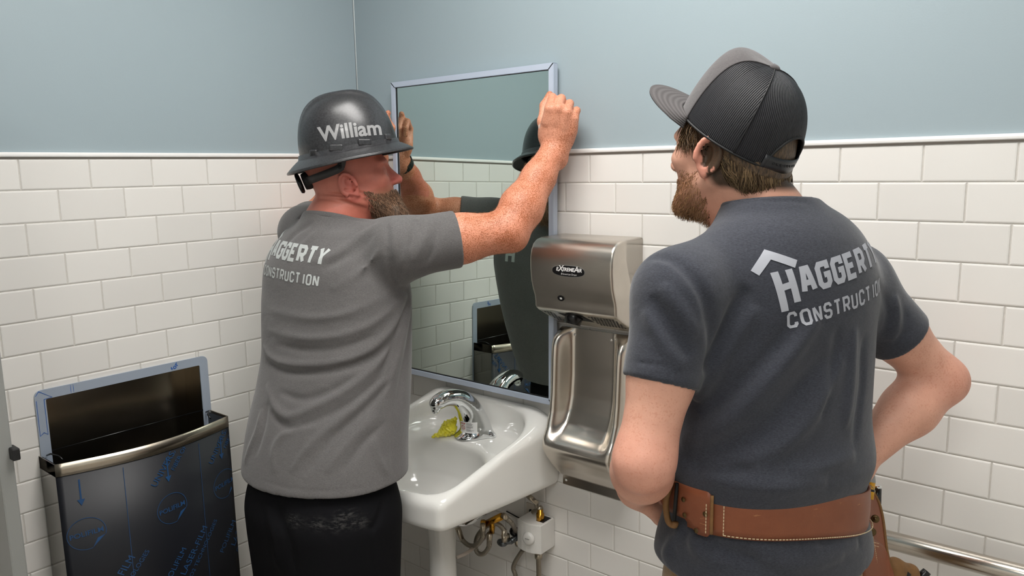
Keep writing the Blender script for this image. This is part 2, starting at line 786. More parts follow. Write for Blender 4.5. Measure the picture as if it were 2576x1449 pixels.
def decal(name, V, Fc, frame, mat, parent, bvh=None, lift=0.0007, size=0.008):
    """frame: (origin, ex, ey, ez) 2D text plane -> 3D; with bvh the print is pressed onto the surface along -ez"""
    o, ex, ey, ez = [Vector(q) for q in frame]
    if bvh is not None:
        V, Fc = refine2d(V, Fc, size)
    P, keep = [], []
    for v in V:
        q = o + ex * v.x + ey * v.y
        good = True
        if bvh is not None:
            h = bvh.ray_cast(q + ez * 0.25, -ez, 0.5)
            if h[0] is not None:
                nn = h[1].normalized()
                q = h[0] + (nn if nn.dot(ez) > 0 else -nn) * lift
            else:
                good = False
        else:
            q = q + ez * lift
        P.append(q)
        keep.append(good)
    Fc = [f for f in Fc if all(keep[i] for i in f) and
          max((P[f[i]] - P[f[i - 1]]).length for i in range(len(f))) < (0.03 if bvh is not None else 9)]
    return mesh_obj(name, P, Fc, mat, parent)


def bvh_of(o):
    me = o.data
    return BVHTree.FromPolygons([v.co for v in me.vertices], [tuple(p.vertices) for p in me.polygons])
# ================================================================== room
U = 0.077
PW = 2.01167 * U
TW, TH = PW - 0.0022, U - 0.0022
ROOM_X, ROOM_Y, ROOM_Z = 2.9, -2.75, 2.62


def tile_mesh(w, h):
    """pillow-edged wall tile in its own plane: u right, v up, n out"""
    rings = []
    for ins, dep in ((0, -0.006), (0, -0.0022), (0.0009, -0.0006), (0.0032, 0.0)):
        rings.append([(-w / 2 + ins, -h / 2 + ins, dep), (w / 2 - ins, -h / 2 + ins, dep), (w / 2 - ins, h / 2 - ins, dep), (-w / 2 + ins, h / 2 - ins, dep)])
    V = [v for r in rings for v in r]
    Fc = []
    for i in range(3):
        for j in range(4):
            k = (j + 1) % 4
            Fc.append((i * 4 + j, i * 4 + k, i * 4 + 4 + k, i * 4 + 4 + j))
    Fc.append((12, 13, 14, 15))
    return V, Fc


def project(q):
    d = np.asarray(q) - CAM_C
    D = d @ CAM_W
    return 1288 + CAM_F * (d @ CAM_R) / D, 724.5 - CAM_F * (d @ CAM_U) / D, D


def poly_area_in_frame(P):
    xs, ys = [], []
    for q in P:
        x, y, D = project(q)
        if D < 0.1:
            return 0
        xs.append(min(max(x, 0), 2576))
        ys.append(min(max(y, 0), 1449))
    return (max(xs) - min(xs)) * (max(ys) - min(ys))


HOLE = (0.5945 + 0.022, 1.0365 - 0.022, 0.622, 1.0455 - 0.022)


def tile_wall(wall, origin_j, z0, length, to_world, rot, hole=None):
    """origin_j: position of an even-row joint along the wall; to_world(s, z, n)"""
    items = []
    row = 0
    z = z0
    while z > 0.005:
        ztop = z0 - 0.0045 if row == 0 else z
        zbot = max(z0 - (row + 1) * U, 0.0)
        ph = origin_j + (PW / 2 if row % 2 else 0)
        s = ph - math.ceil(ph / PW) * PW
        while s < length:
            a, b = max(s, 0), min(s + PW, length)
            cut = [(a, b, zbot, ztop)]
            if hole is not None and a < hole[1] and b > hole[0] and zbot < hole[3] and ztop > hole[2]:
                cut = [(a, min(b, hole[0]), zbot, ztop), (max(a, hole[1]), b, zbot, ztop),
                       (max(a, hole[0]), min(b, hole[1]), max(zbot, hole[3]), ztop), (max(a, hole[0]), min(b, hole[1]), zbot, min(ztop, hole[2]))]
            for q in cut:
                if q[1] - q[0] > 0.006 and q[3] - q[2] > 0.006:
                    items.append((*q, row))
            s += PW
        row += 1
        z = zbot
    sc = []
    for it in items:
        a, b, c, d, _ = it
        sc.append(poly_area_in_frame([to_world(a, c, 0), to_world(b, c, 0), to_world(b, d, 0), to_world(a, d, 0)]))
    order = np.argsort(sc)[::-1]
    single = set(int(i) for i in order[:300] if sc[i] > 60)
    cache = {}
    bmV, bmF = [], []
    for i, (a, b, c, d, row) in enumerate(items):
        w, h = b - a - 0.0022, d - c - 0.0022
        ctr = to_world((a + b) / 2, (c + d) / 2, 0)
        if i in single:
            key = (round(w, 3), round(h, 3))
            if key not in cache:
                V, Fc = tile_mesh(w, h)
                me = bpy.data.meshes.new('tile')
                me.from_pydata(V, [], Fc)
                me.materials.append(M['tile'])
                cache[key] = me
            o = bpy.data.objects.new('tile', cache[key])
            COL.objects.link(o)
            o.parent = wall
            jit = RNG.normal(0, 1, 3)
            o.matrix_basis = Matrix.Translation(Vector(ctr)) @ rot @ Euler((jit[0] * 0.0022, jit[1] * 0.0013, 0)).to_matrix().to_4x4() @ Matrix.Translation((0, 0, jit[2] * 0.00018))
        else:
            V, Fc = tile_mesh(w, h)
            bs = len(bmV)
            Mx = Matrix.Translation(Vector(ctr)) @ rot
            bmV += [Mx @ Vector(v) for v in V]
            bmF += [tuple(k + bs for k in f) for f in Fc]
    o = mesh_obj('tile_field', bmV, bmF, M['tile'], wall)
    tag(o, kind='stuff')


# back wall (holds the mirror), tile face at y = 0
z_back = 1.60 - 0.12 * U
wall_back = box('wall_back', (-0.12, 0.004, 1.58), (ROOM_X, 0.12, ROOM_Z), M['paint'])
tag(wall_back, kind='structure')
box('grout_bed', (0, 0.0019, 0), (ROOM_X, 0.12, 1.5865), M['grout'], wall_back)
tile_wall(wall_back, 0.90783, z_back, ROOM_X, lambda s, z, n: (s, -n, z), Matrix.Rotation(math.pi / 2, 4, 'X'))
# left wall, tile face at x = 0
wall_left = box('wall_left', (-0.12, ROOM_Y, 1.59), (-0.004, 0.0, ROOM_Z), M['paint'])
tag(wall_left, kind='structure')
for lo_, hi_ in (((-0.12, ROOM_Y, 0), (-0.0019, -HOLE[1], 1.596)), ((-0.12, -HOLE[0], 0), (-0.0019, 0.0, 1.596)), ((-0.12, -HOLE[1], 0), (-0.0019, -HOLE[0], HOLE[2])), ((-0.12, -HOLE[1], HOLE[3]), (-0.0019, -HOLE[0], 1.596))):
    box('grout_bed', lo_, hi_, M['grout'], wall_left)
RL = Matrix.Rotation(math.pi / 2, 4, 'Z') @ Matrix.Rotation(math.pi / 2, 4, 'X')
tile_wall(wall_left, 1.01096, 1.60, -ROOM_Y, lambda s, z, n: (n, -s, z), RL, HOLE)
# far walls behind the photographer and to the right
wall_right = box('wall_right', (ROOM_X, ROOM_Y, 0), (ROOM_X + 0.1, 0, ROOM_Z), M['paint'])
tag(wall_right, kind='structure')
wall_front = box('wall_front', (-0.12, ROOM_Y - 0.1, 0), (ROOM_X, ROOM_Y, ROOM_Z), M['paint'])
tag(wall_front, kind='structure')
t = NT('far_tile_field')
br = t.n('ShaderNodeTexBrick', ins={'Scale': 1.0, 'Mortar Size': 0.0015, 'Brick Width': PW, 'Row Height': U, 'Color1': rgba((240, 237, 231)), 'Color2': rgba((244, 241, 236)), 'Mortar': rgba((205, 201, 194))})
tc = t.n('ShaderNodeTexCoord')
sx = t.n('ShaderNodeSeparateXYZ')
cx = t.n('ShaderNodeCombineXYZ')
ad = t.n('ShaderNodeMath', operation='ADD')
t.l(tc, 'Object', sx, 0); t.l(sx, 0, ad, 0); t.l(sx, 1, ad, 1); t.l(ad, 0, cx, 0); t.l(sx, 2, cx, 1); t.l(cx, 0, br, 0)
t.base((br, 0)); t.set(rough=0.25)
M['tile_far'] = t.m
box('wainscot', (ROOM_X - 0.008, ROOM_Y, 0), (ROOM_X, 0, 1.60), M['tile_far'], wall_right)
box('wainscot', (0, ROOM_Y, 0), (ROOM_X - 0.008, ROOM_Y + 0.008, 1.60), M['tile_far'], wall_front)
floor = box('floor', (-0.12, ROOM_Y - 0.1, -0.1), (ROOM_X + 0.1, 0.12, 0), M['floor'])
tag(floor, kind='structure')
ceiling = box('ceiling', (-0.12, ROOM_Y - 0.1, ROOM_Z), (ROOM_X + 0.1, 0.12, ROOM_Z + 0.1), M['ceiling'])
tag(ceiling, kind='structure')


def trim_bar(name, pts_a, pts_b, mat):
    V = list(pts_a) + list(pts_b)
    n = len(pts_a)
    Fc = [(i, i + 1, n + i + 1, n + i) for i in range(n - 1)]
    Fc += [tuple(range(n)), tuple(range(2 * n - 1, n - 1, -1))]
    o = mesh_obj(name, V, Fc, mat)
    bm = bmesh.new(); bm.from_mesh(o.data); bmesh.ops.recalc_face_normals(bm, faces=bm.faces[:]); bm.to_mesh(o.data); bm.free()
    tag(o, kind='structure')
    return o


prof = [(-0.006, 0.0), (0.0042, 0.0), (0.0058, 0.0018), (0.0062, 0.0055), (0.0055, 0.0092), (0.0038, 0.0112), (-0.006, 0.0112)]
zb = z_back - 0.0045 + 0.0040
trim_bar('trim_1', [(0.0, -a, zb + b) for a, b in prof], [(ROOM_X, -a, zb + b) for a, b in prof], M['trim'])
zl = 1.5955 + 0.0040
trim_bar('trim_2', [(a, 0.0, zl + b) for a, b in prof], [(a, ROOM_Y, zl + b) for a, b in prof], M['trim'])
g1 = box('trim_3', (0, 0.0006, z_back - 0.0045), (ROOM_X, 0.004, zb), M['gap']); tag(g1, kind='structure')
g2 = box('trim_4', (-0.004, ROOM_Y, 1.5955), (-0.0006, 0, zl), M['gap']); tag(g2, kind='structure')
ck = tube('trim_5', [(-0.0035, 0.0035, 1.606), (-0.0035, 0.0035, ROOM_Z)], 0.0021, M['caulk'], sides=8)
tag(ck, kind='structure')

# ceiling light above the sink, and an added fill panel out of view
mt = NT('led_diffuser')
mt.set(color=(1, 1, 1, 1), emit=LAMP_POWER)
mt.b.inputs['Emission Color'].default_value = (1.0, 0.975, 0.945, 1)
M['led'] = mt.m
for i, (px_, py_, hx, hy) in enumerate(PANELS):
    e = empty('ceiling_light', (px_, py_, ROOM_Z))
    for lo_, hi_ in (((-hx, -hy, -0.02), (hx, -hy + 0.02, 0)), ((-hx, hy - 0.02, -0.02), (hx, hy, 0)),
                     ((-hx, -hy + 0.02, -0.02), (-hx + 0.02, hy - 0.02, 0)), ((hx - 0.02, -hy + 0.02, -0.02), (hx, hy - 0.02, 0))):
        box('frame', lo_, hi_, M['trim'], e)
    box('diffuser', (-hx + 0.02, -hy + 0.02, -0.012), (hx - 0.02, hy - 0.02, -0.002), M['led'], e)
    tag(e, ['white framed LED ceiling panel above the sink', 'white framed LED panel added as unseen fill light behind the photographer'][i], 'ceiling light', 'ceiling panels')

# toilet partition at the left edge of the picture
part = empty('toilet_partition', (0.25, -1.245, 0))
attach(box('panel', (0.0, -1.257, 0.0), (0.485, -1.232, 1.85), M['partition'], bevel=0.003), part)
lt = box('latch', (0.470, -1.2385, 1.054), (0.503, -1.2262, 1.076), M['dark'], bevel=0.002)
attach(lt, part)
attach(box('strike', (0.474, -1.2268, 1.054), (0.494, -1.2236, 1.072), M['chrome'], bevel=0.001), part)
tag(part, 'grey toilet partition panel with a latch at the picture edge', 'partition')

# ================================================================== mirror
MIR = empty('wall_mirror', (0.50, -0.012, 0.905))
mw, mh = 0.3115, 0.918       # half width, height
fw, fd = 0.0165, 0.020      # frame face, depth


def frame_piece(a, b, ia, ib, name):
    """outer edge a-b, inner edge ia-ib; front at -fd"""
    V = [(*a, 0), (*b, 0), (*ib, 0), (*ia, 0)]
    pts = []
    for (x, z, _) in V:
        pts.append(Vector((x, 0.0, z)))
    P = pts + [p + Vector((0, -fd, 0)) for p in pts]
    Fc = [(3, 2, 1, 0), (4, 5, 6, 7)] + [(i, (i + 1) % 4, 4 + (i + 1) % 4, 4 + i) for i in range(4)]
    bm = bmesh.new()
    vs = [bm.verts.new(p) for p in P]
    for f in Fc:
        bm.faces.new([vs[i] for i in f])
    bmesh.ops.recalc_face_normals(bm, faces=bm.faces[:])
    bmesh.ops.bevel(bm, geom=bm.edges[:], offset=0.0012, segments=2, affect='EDGES')
    return bm_obj(name, bm, M['film_blue'], MIR)


TLc, TRc, BLc, BRc = (-mw, mh), (mw, mh), (-mw, 0), (mw, 0)
iTL, iTR, iBL, iBR = (-mw + fw, mh - fw), (mw - fw, mh - fw), (-mw + fw, fw), (mw - fw, fw)
g = 0.0006
frame_piece((-mw + g, mh), (mw - g, mh), (-mw + fw + g, mh - fw), (mw - fw - g, mh - fw), 'frame_rail')
frame_piece((-mw + g, 0), (mw - g, 0), (-mw + fw + g, fw), (mw - fw - g, fw), 'frame_rail')
frame_piece((-mw, g), (-mw, mh - g), (-mw + fw, fw + g), (-mw + fw, mh - fw - g), 'frame_stile')
frame_piece((mw, g), (mw, mh - g), (mw - fw, fw + g), (mw - fw, mh - fw - g), 'frame_stile')
gl = mesh_obj('glass', [(-mw + 0.004, -fd + 0.007, 0.004), (mw - 0.004, -fd + 0.007, 0.004), (mw - 0.004, -fd + 0.007, mh - 0.004), (-mw + 0.004, -fd + 0.007, mh - 0.004),
                        (-mw + 0.004, -0.004, 0.004), (mw - 0.004, -0.004, 0.004), (mw - 0.004, -0.004, mh - 0.004), (-mw + 0.004, -0.004, mh - 0.004)],
              [(0, 1, 2, 3), (7, 6, 5, 4), (0, 4, 5, 1), (1, 5, 6, 2), (2, 6, 7, 3), (3, 7, 4, 0)], M['mirror'], MIR)
gl['label'] = 'silvered mirror glass'
for lo_, hi_ in (((-mw + fw, fw), (-mw + fw + 0.0042, mh - fw)), ((mw - fw - 0.0012, fw), (mw - fw, mh - fw)), ((-mw + fw, fw), (mw - fw, fw + 0.0032)), ((-mw + fw, mh - fw - 0.0012), (mw - fw, mh - fw))):
    box('gap_shade', (lo_[0], -fd + 0.0055, lo_[1]), (hi_[0], -fd + 0.0072, hi_[1]), M['dark'], MIR)  # dark strips put in for the shaded gap between frame and glass
for (cx, cz, ang) in ((-mw + fw / 2, mh - fw / 2, 45), (mw - fw / 2, mh - fw / 2, -45), (mw - fw / 2, fw / 2, 45)):
    o = box('mitre_joint', (-fw * 0.6, -fd - 0.0004, -0.0006), (fw * 0.6, -fd + 0.002, 0.0006), M['dark'], MIR)
    o.matrix_basis = Matrix.Translation((cx, 0, cz)) @ Matrix.Rotation(math.radians(ang), 4, 'Y')
MIR.matrix_basis = Matrix.Translation((0.5025, -0.021, 0.905)) @ Matrix.Rotation(math.radians(-0.9), 4, 'X')
tag(MIR, 'rectangular mirror in a film covered pale metal frame held against the wall', 'mirror')
# ================================================================== sink
SX = 0.548


def sink_outer(p, grow=0.0):
    """plan outline distance (rounded trapezoid with bowed front)"""
    ax = np.abs(p[:, 0] - SX)
    yy = -p[:, 1]
    hw = 0.256 - 0.050 * np.clip(yy / 0.43, 0, 1.2) ** 1.3
    side = ax - hw
    front = yy - (0.452 - 0.022 * (ax / 0.2) ** 2)
    back = -yy + 0.001
    k = 0.022
    h = np.maximum(k - np.abs(side - front), 0) / k
    d = np.maximum(side, front) + h * h * k * 0.25
    return np.maximum(d, back) - grow


def rim_z(p):
    yy = np.clip(-p[:, 1], 0, 0.46)
    t = yy / 0.45
    ax = np.abs(p[:, 0] - SX)
    e = np.clip((ax - 0.165) / 0.09, 0, 1.2)
    return 0.738 + 0.147 * np.clip(1 - t, 0, 1) ** 1.05 - 0.042 * e * e * np.clip(1 - 2.2 * t, 0, 1)


def sm(a, b, k, sgn):
    h = np.maximum(k - np.abs(a - b), 0) / k
    return (np.minimum(a, b) - h * h * k * 0.25) if sgn < 0 else (np.maximum(a, b) + h * h * k * 0.25)


def sink_sdf(p):
    out = sink_outer(p)
    top = (p[:, 2] - rim_z(p)) * 0.93
    yy = -p[:, 1]
    bot = (0.662 + 0.05 * np.clip(out + 0.10, -0.2, 0) * 0 - p[:, 2])
    d = sm(sm(out, top, 0.022, 1), bot, 0.022, 1)
    # recessed deck inside the raised rim
    ax = np.abs(p[:, 0] - SX)
    hw = 0.256 - 0.050 * np.clip(yy / 0.43, 0, 1.2) ** 1.3
    inner = sm(ax - hw + 0.030, yy - (0.418 - 0.022 * (ax / 0.2) ** 2), 0.06, 1)
    inner = sm(inner, 0.024 - yy, 0.16, 1)
    deckz = 0.776 - 0.085 * np.clip((yy - 0.16) / 0.27, 0, 1.2)
    rec = sm(inner, (deckz - p[:, 2]) * 0.95, 0.030, 1)
    d = sm(d, -rec, 0.014, 1)
    # bowl
    q = (p - np.array([SX, -0.280, 0.770])) / np.array([0.168, 0.137, 0.165])
    k0 = np.sqrt((np.abs(q) ** 2.4).sum(1)) ** (2 / 2.4)
    bowl = (k0 - 1) * 0.13
    # shell underneath the bowl
    q2 = (p - np.array([SX, -0.26, 0.76])) / np.array([0.19, 0.16, 0.18])
    shell = (np.sqrt((q2 ** 2).sum(1)) - 1) * 0.15
    d = sm(d, np.maximum(shell, p[:, 2] - 0.68), 0.02, -1)
    d = sm(d, -bowl, 0.022, 1)
    return d


SINK = empty('pedestal_sink', (SX, -0.2, 0))
o = sdf_obj('basin', [func(sink_sdf, (SX, -0.22, 0.73), 0.42, 0.0)], 0.004, M['porcelain'], smooth_it=2, bounds=(np.array([0.2, -0.5, 0.52]), np.array([0.9, 0.01, 0.93])))
attach(o, SINK)
rows = []
for z, rx, ry in ((0.0, 0.105, 0.11), (0.05, 0.10, 0.105), (0.08, 0.060, 0.062), (0.3, 0.040, 0.042), (0.45, 0.037, 0.040), (0.56, 0.042, 0.044), (0.598, 0.052, 0.055)):
    rows.append([(0.530 + rx * math.cos(a) * (1 if True else 0), -0.205 + ry * math.sin(a), z) for a in np.linspace(0, 2 * math.pi, 33)[:-1]])
X = np.array(rows).transpose(1, 0, 2)
attach(grid_obj('pedestal', X, M['porcelain'], close_u=True), SINK)
attach(lathe('drain', [(0, 0.001), (0.012, 0.0), (0.022, 0.003), (0.024, 0.0), (0.024, -0.02)], M['chrome'], center=(SX, -0.285, 0.612)), SINK)
tag(SINK, 'white porcelain pedestal sink with a raised back rim', 'sink')

# ================================================================== faucet
FX, FY, FZ = 0.540, -0.092, 0.776
FAU = empty('faucet', (FX, FY, FZ))
fp = []
b0 = np.array([FX, FY, FZ])
sp = [b0 + np.array(q) for q in ((0.014, 0.024, 0.0), (0.010, 0.018, 0.035), (0.004, 0.002, 0.082), (0.0, -0.036, 0.122), (-0.003, -0.085, 0.136), (-0.005, -0.128, 0.130))]
sp = catmull(sp, 4)
rr = np.interp(np.linspace(0, 1, len(sp)), [0, 0.18, 0.4, 0.65, 1], [0.040, 0.038, 0.031, 0.0210, 0.0160])
fp += chain(sp, rr, 0.012, side=(1, 0, 0), flat=1.06)
fp += [ell(b0 + [0.004, 0.004, 0.003], (0.046, 0.050, 0.014), k=0.018)]
fp += [cone(b0 + [0.02, 0.03, 0.004], b0 + [0.066, 0.034, 0.003], 0.02, 0.011, 0.02)]
fp += [cone(sp[-1] + np.array([0, 0.004, -0.004]), sp[-1] + np.array([0, 0.001, -0.019]), 0.0125, 0.0118, 0.006)]
fp += [rbox(b0 + [0, 0, -0.05], (0.2, 0.2, 0.05), rnd=0.001, k=0.001, op='-')]
spout = sdf_obj('spout_body', fp, 0.002, M['chrome'], smooth_it=3)
attach(spout, FAU)
attach(lathe('aerator', [(0.0, -0.0225), (0.0095, -0.0225), (0.0105, -0.018), (0.0105, -0.012)], M['nickel'], center=tuple(sp[-1] + np.array([0, 0.001, 0]))), FAU)
M['sticker'] = plain('white_sticker', (232, 232, 230), 0.5)
M['ink_grey'] = plain('grey_ink', (110, 108, 108), 0.7)
M['ink_red'] = plain('red_ink', (190, 60, 50), 0.7)
fb = bvh_of(spout)
ez = Vector((0.50, -0.86, 0.0)).normalized()
ex = Vector((0.86, 0.50, 0)).normalized()
ey = Vector((0, 0, 1))
org = Vector((FX + 0.014, FY - 0.008, FZ + 0.036))
hw_, hh_ = 0.026, 0.0165
stk = decal('warning_sticker', [Vector((-hw_, -hh_, 0)), Vector((hw_, -hh_, 0)), Vector((hw_, hh_, 0)), Vector((-hw_, hh_, 0))], [(0, 1, 2, 3)], (org, ex, ey, ez), M['sticker'], None, fb, 0.0008, 0.004)
attach(stk, FAU)
items = []
rnd = random.Random(3)
for blk in range(3):
    for r in range(3):
        y = 0.0125 - blk * 0.0095 - r * 0.0026
        w = rnd.uniform(0.013, 0.024)
        items.append(([Vector((-0.006, y, 0)), Vector((-0.006 + w, y, 0)), Vector((-0.006 + w, y + 0.0009, 0)), Vector((-0.006, y + 0.0009, 0))], [(0, 1, 2, 3)]))
V, Fc = merge2d(items)
o = decal('sticker_text', V, Fc, (org, ex, ey, ez), M['ink_grey'], stk, fb, 0.0014, 0.006)
ring = stroke_poly([(-0.0165 + 0.0058 * math.cos(a), -0.002 + 0.0058 * math.sin(a)) for a in np.linspace(0, 2 * math.pi, 19)[:-1]], 0.0011, True)
bar = stroke_poly([(-0.0205, 0.002), (-0.0125, -0.006)], 0.001)
st_ = text_polys('STOP', 0.0062, bold=0.0002)
st_ = ([v + Vector((-0.0165, 0.0105, 0)) for v in st_[0]], st_[1])
V, Fc = merge2d([ring, bar, st_])
decal('stop_sign', V, Fc, (org, ex, ey, ez), M['ink_red'], stk, fb, 0.0014, 0.006)
tag(FAU, 'chrome sensor faucet with an arched spout and warning sticker on the sink', 'faucet')

# yellow bag crumpled beside the faucet
t = NT('yellow_plastic')
t.set(color=rgba((240, 228, 20)), rough=0.30, coat=0.4, coatr=0.1)
mp = t.coords()
nz = t.noise(mp, 60, 3, 0.6)
t.base(t.mix((nz, 0), rgba((226, 214, 8)), rgba((250, 240, 70))))
M['yellow'] = t.m
BAG = empty('plastic_bag', (0.500, -0.118, FZ))
bg = [ell(np.array([0.490, -0.122, FZ + 0.022]), (0.026, 0.020, 0.021), k=0.01), cone((0.484, -0.135, FZ + 0.012), (0.470, -0.176, FZ + 0.004), 0.014, 0.003, 0.012, side=(0, 0, 1), flat=0.8),
      cone((0.494, -0.112, FZ + 0.035), (0.500, -0.104, FZ + 0.047), 0.012, 0.005, 0.01)]
attach(sdf_obj('bag', bg, 0.0022, M['yellow'], post=lambda p: 0.0028 * np.sin(p[:, 0] * 420 + 3 * np.sin(p[:, 2] * 260)) * np.cos(p[:, 1] * 330 + p[:, 2] * 200) + 0.0012 * np.sin(p[:, 2] * 900 + p[:, 0] * 700), smooth_it=0), BAG)
tag(BAG, 'crumpled yellow plastic bag lying against the faucet base', 'bag')
tag(tube('hex_key', [(0.482, -0.104, FZ + 0.022), (0.452, -0.088, FZ + 0.018), (0.430, -0.078, FZ + 0.015)], 0.0028, M['dark'], sides=6), 'thin black rod sticking out behind the yellow bag', 'tool')
# wet clear film patch in the bowl and dark cloth tag on the rim are left to the glaze

# ================================================================== plumbing under the sink
t = NT('braided_hose')
mp = t.coords()
wv = t.n('ShaderNodeTexWave', ins={'Scale': 160.0, 'Distortion': 0.5})
t.l(mp, 0, wv, 0)
t.base(t.mix((wv, 0), rgba((112, 104, 92)), rgba((168, 160, 146))))
t.bump(wv, 0, 0.4, 0.001)
t.set(metal=0.7, rough=0.42)
M['hose'] = t.m


def Y(x, y, yy):
    return on_y(x, y, yy)


def hose(pts, label, r=0.0068, ends=True):
    e = empty('supply_hose', tuple(pts[0]))
    attach(tube('braid', pts, r, M['hose'], smooth_path=8, sides=10), e)
    if ends:
        pts = [np.asarray(q) for q in pts]
        for a, b in ((pts[0], pts[1]), (pts[-1], pts[-2])):
            d = (b - a) / np.linalg.norm(b - a)
            attach(tube('coupling', [a - d * 0.004, a + d * 0.016, a + d * 0.0162, a + d * 0.034], [r * 1.22, r * 1.22, r * 1.08, r * 1.06], M['nickel'], sides=12), e)
    tag(e, label, 'hose', 'braided hoses under the sink')
    return e


hose([Y(1268, 1298, -0.16), Y(1288, 1318, -0.12), Y(1298, 1340, -0.06), Y(1302, 1368, -0.02)], 'braided hose arching from the brass tee down behind the white box')
hose([Y(1232, 1345, -0.17), Y(1230, 1375, -0.17), Y(1214, 1394, -0.17), Y(1198, 1385, -0.17), Y(1200, 1352, -0.165), Y(1222, 1325, -0.16), Y(1250, 1318, -0.155), Y(1268, 1335, -0.15), Y(1269, 1358, -0.145)], 'braided hose looping in a ring beside the pedestal')
hose([Y(1215, 1322, -0.19), Y(1214, 1350, -0.19), Y(1200, 1370, -0.19), Y(1180, 1372, -0.19), Y(1162, 1356, -0.19), Y(1152, 1330, -0.19)], 'braided hose sagging right beside the pedestal')
hose([Y(1330, 1248, -0.042), Y(1346, 1262, -0.041), Y(1352, 1282, -0.040), (0.764, -0.040, 0.592)], 'braided hose bending down into the top of the white box', 0.0062)
hose([(0.712, -0.035, 0.468), Y(1293, 1420, -0.035), Y(1297, 1448, -0.035), Y(1306, 1480, -0.032), Y(1312, 1520, -0.012), Y(1314, 1530, -0.001)], 'braided hose leaving the left underside of the white box')
TEE = empty('brass_tee', tuple(Y(1235, 1310, -0.16)))
attach(tube('tee_body', [Y(1222, 1318, -0.16), Y(1262, 1299, -0.16)], 0.010, M['brass']), TEE)
attach(tube('tee_branch', [Y(1240, 1310, -0.16), Y(1237, 1340, -0.16)], 0.008, M['brass']), TEE)
attach(tube('tee_nut', [Y(1216, 1310, -0.175), Y(1215, 1330, -0.175)], 0.0085, M['brass'], sides=6), TEE)
tag(TEE, 'brass tee fitting under the sink bowl', 'fitting')
TR = empty('drain_trap', tuple(Y(1180, 1330, -0.25)))
attach(tube('trap_pipe', [(SX, -0.200, 0.60), (SX, -0.190, 0.56), (SX + 0.025, -0.15, 0.540), (SX + 0.045, -0.10, 0.555), (SX + 0.05, -0.01, 0.565)], 0.017, M['chrome'], smooth_path=8), TR)
tag(TR, 'chrome drain trap half hidden under the sink', 'pipe')
# angle stop valve
VAL = empty('shutoff_valve', tuple(Y(1275, 1365, -0.09)))
M['valve'] = plain('grey_chrome_valve', (96, 100, 102), 0.25, 0.8)
va = Y(1284, 1362, -0.09)
attach(tube('valve_body', [va + [0, 0.07, 0], va], 0.009, M['valve']), VAL)
attach(tube('valve_nut', [va + [-0.012, 0, 0.002], va + [-0.014, 0, 0.018]], 0.009, M['nickel'], sides=6), VAL)
hb = sdf_obj('valve_handle', [ell(va + [-0.022, -0.012, -0.006], (0.017, 0.012, 0.011), k=0.004), cone(va, va + [-0.018, -0.01, -0.004], 0.008, 0.007, 0.004)], 0.0018, M['valve'])
attach(hb, VAL)
attach(lathe('escutcheon', [(0.0, 0.0), (0.024, 0.0), (0.022, 0.006), (0.008, 0.012)], M['chrome'], center=(va[0], -0.001, va[2]), axis=(0, -1, 0)), VAL)
tag(VAL, 'grey shutoff valve with an oval handle under the sink', 'valve')
# second dark oval handle nearer the box
V2 = empty('shutoff_valve', tuple(Y(1293, 1338, -0.06)))
attach(sdf_obj('valve_handle', [ell(Y(1291, 1337, -0.07), (0.012, 0.010, 0.014), k=0.004)], 0.0018, M['black_gloss']), V2)
attach(tube('valve_stem', [Y(1291, 1337, -0.07), Y(1291, 1337, -0.07) + [0, 0.069, 0]], 0.005, M['valve']), V2)
tag(V2, 'small dark valve knob behind the white box', 'valve')

# mixing valve box
c0 = Y(1295, 1318, -0.10)
BOX = empty('mixing_valve_box', (0.735, -0.05, 0.44))
bxl, bxr = 0.704, 0.786
bzb, bzt = 0.466, 0.556
bmx = bmesh.new()
prof = [(bxl, -0.002), (bxr, -0.002), (bxr, -0.066)] + [(bxl + (bxr - bxl) * t_, -0.066 - 0.014 * math.sin(math.pi * (0.12 + 0.88 * t_)) * 1.0) for t_ in (0.85, 0.65, 0.45, 0.25, 0.0)]
f = bmx.faces.new([bmx.verts.new((x, y, bzb)) for x, y in prof])
r_ = bmesh.ops.extrude_face_region(bmx, geom=[f])
for v in r_['geom']:
    if isinstance(v, bmesh.types.BMVert):
        v.co.z = bzt
bmesh.ops.recalc_face_normals(bmx, faces=bmx.faces[:])
bmesh.ops.bevel(bmx, geom=[e for e in bmx.edges if abs(e.verts[0].co.z - e.verts[1].co.z) < 1e-6], offset=0.003, segments=2, affect='EDGES')
M['abs_white'] = plain('white_plastic', (226, 224, 219), 0.35)
attach(bm_obj('housing', bmx, M['abs_white']), BOX)
kc = Y(1331, 1364, -0.112)
attach(lathe('dial', [(0.0, 0.010), (0.014, 0.010), (0.0175, 0.008), (0.018, 0.0)], M['abs_white'], center=(0.752, -0.0775, 0.512), axis=(0.10, -1, 0.0)), BOX)
items = [([Vector((-0.007 + i * 0.0024, -0.0012, 0)), Vector((-0.0052 + i * 0.0024, -0.0012, 0)), Vector((-0.0052 + i * 0.0024, 0.0012, 0)), Vector((-0.007 + i * 0.0024, 0.0012, 0))], [(0, 1, 2, 3)]) for i in range(6)]
V, Fc = merge2d(items)
nrm_ = Vector((0.10, -1, 0)).normalized()
attach(decal('dial_mark', V, Fc, ((0.753, -0.0878, 0.514), Vector((1, 0.1, 0)).normalized(), (0, 0, 1), nrm_), M['ink_grey'], None, None, 0.0008), BOX)
attach(box('top_slot', (0.756, -0.05, bzt - 0.002), (0.782, -0.012, bzt + 0.0008), M['dark']), BOX)
tc_ = Y(1352, 1315, -0.06)
attach(tube('top_nut', [(0.764, -0.040, bzt - 0.002), (0.764, -0.040, bzt + 0.020), (0.764, -0.040, bzt + 0.0205), (0.764, -0.040, bzt + 0.034)], [0.0115, 0.0115, 0.0085, 0.0085], M['brass'], sides=16), BOX)
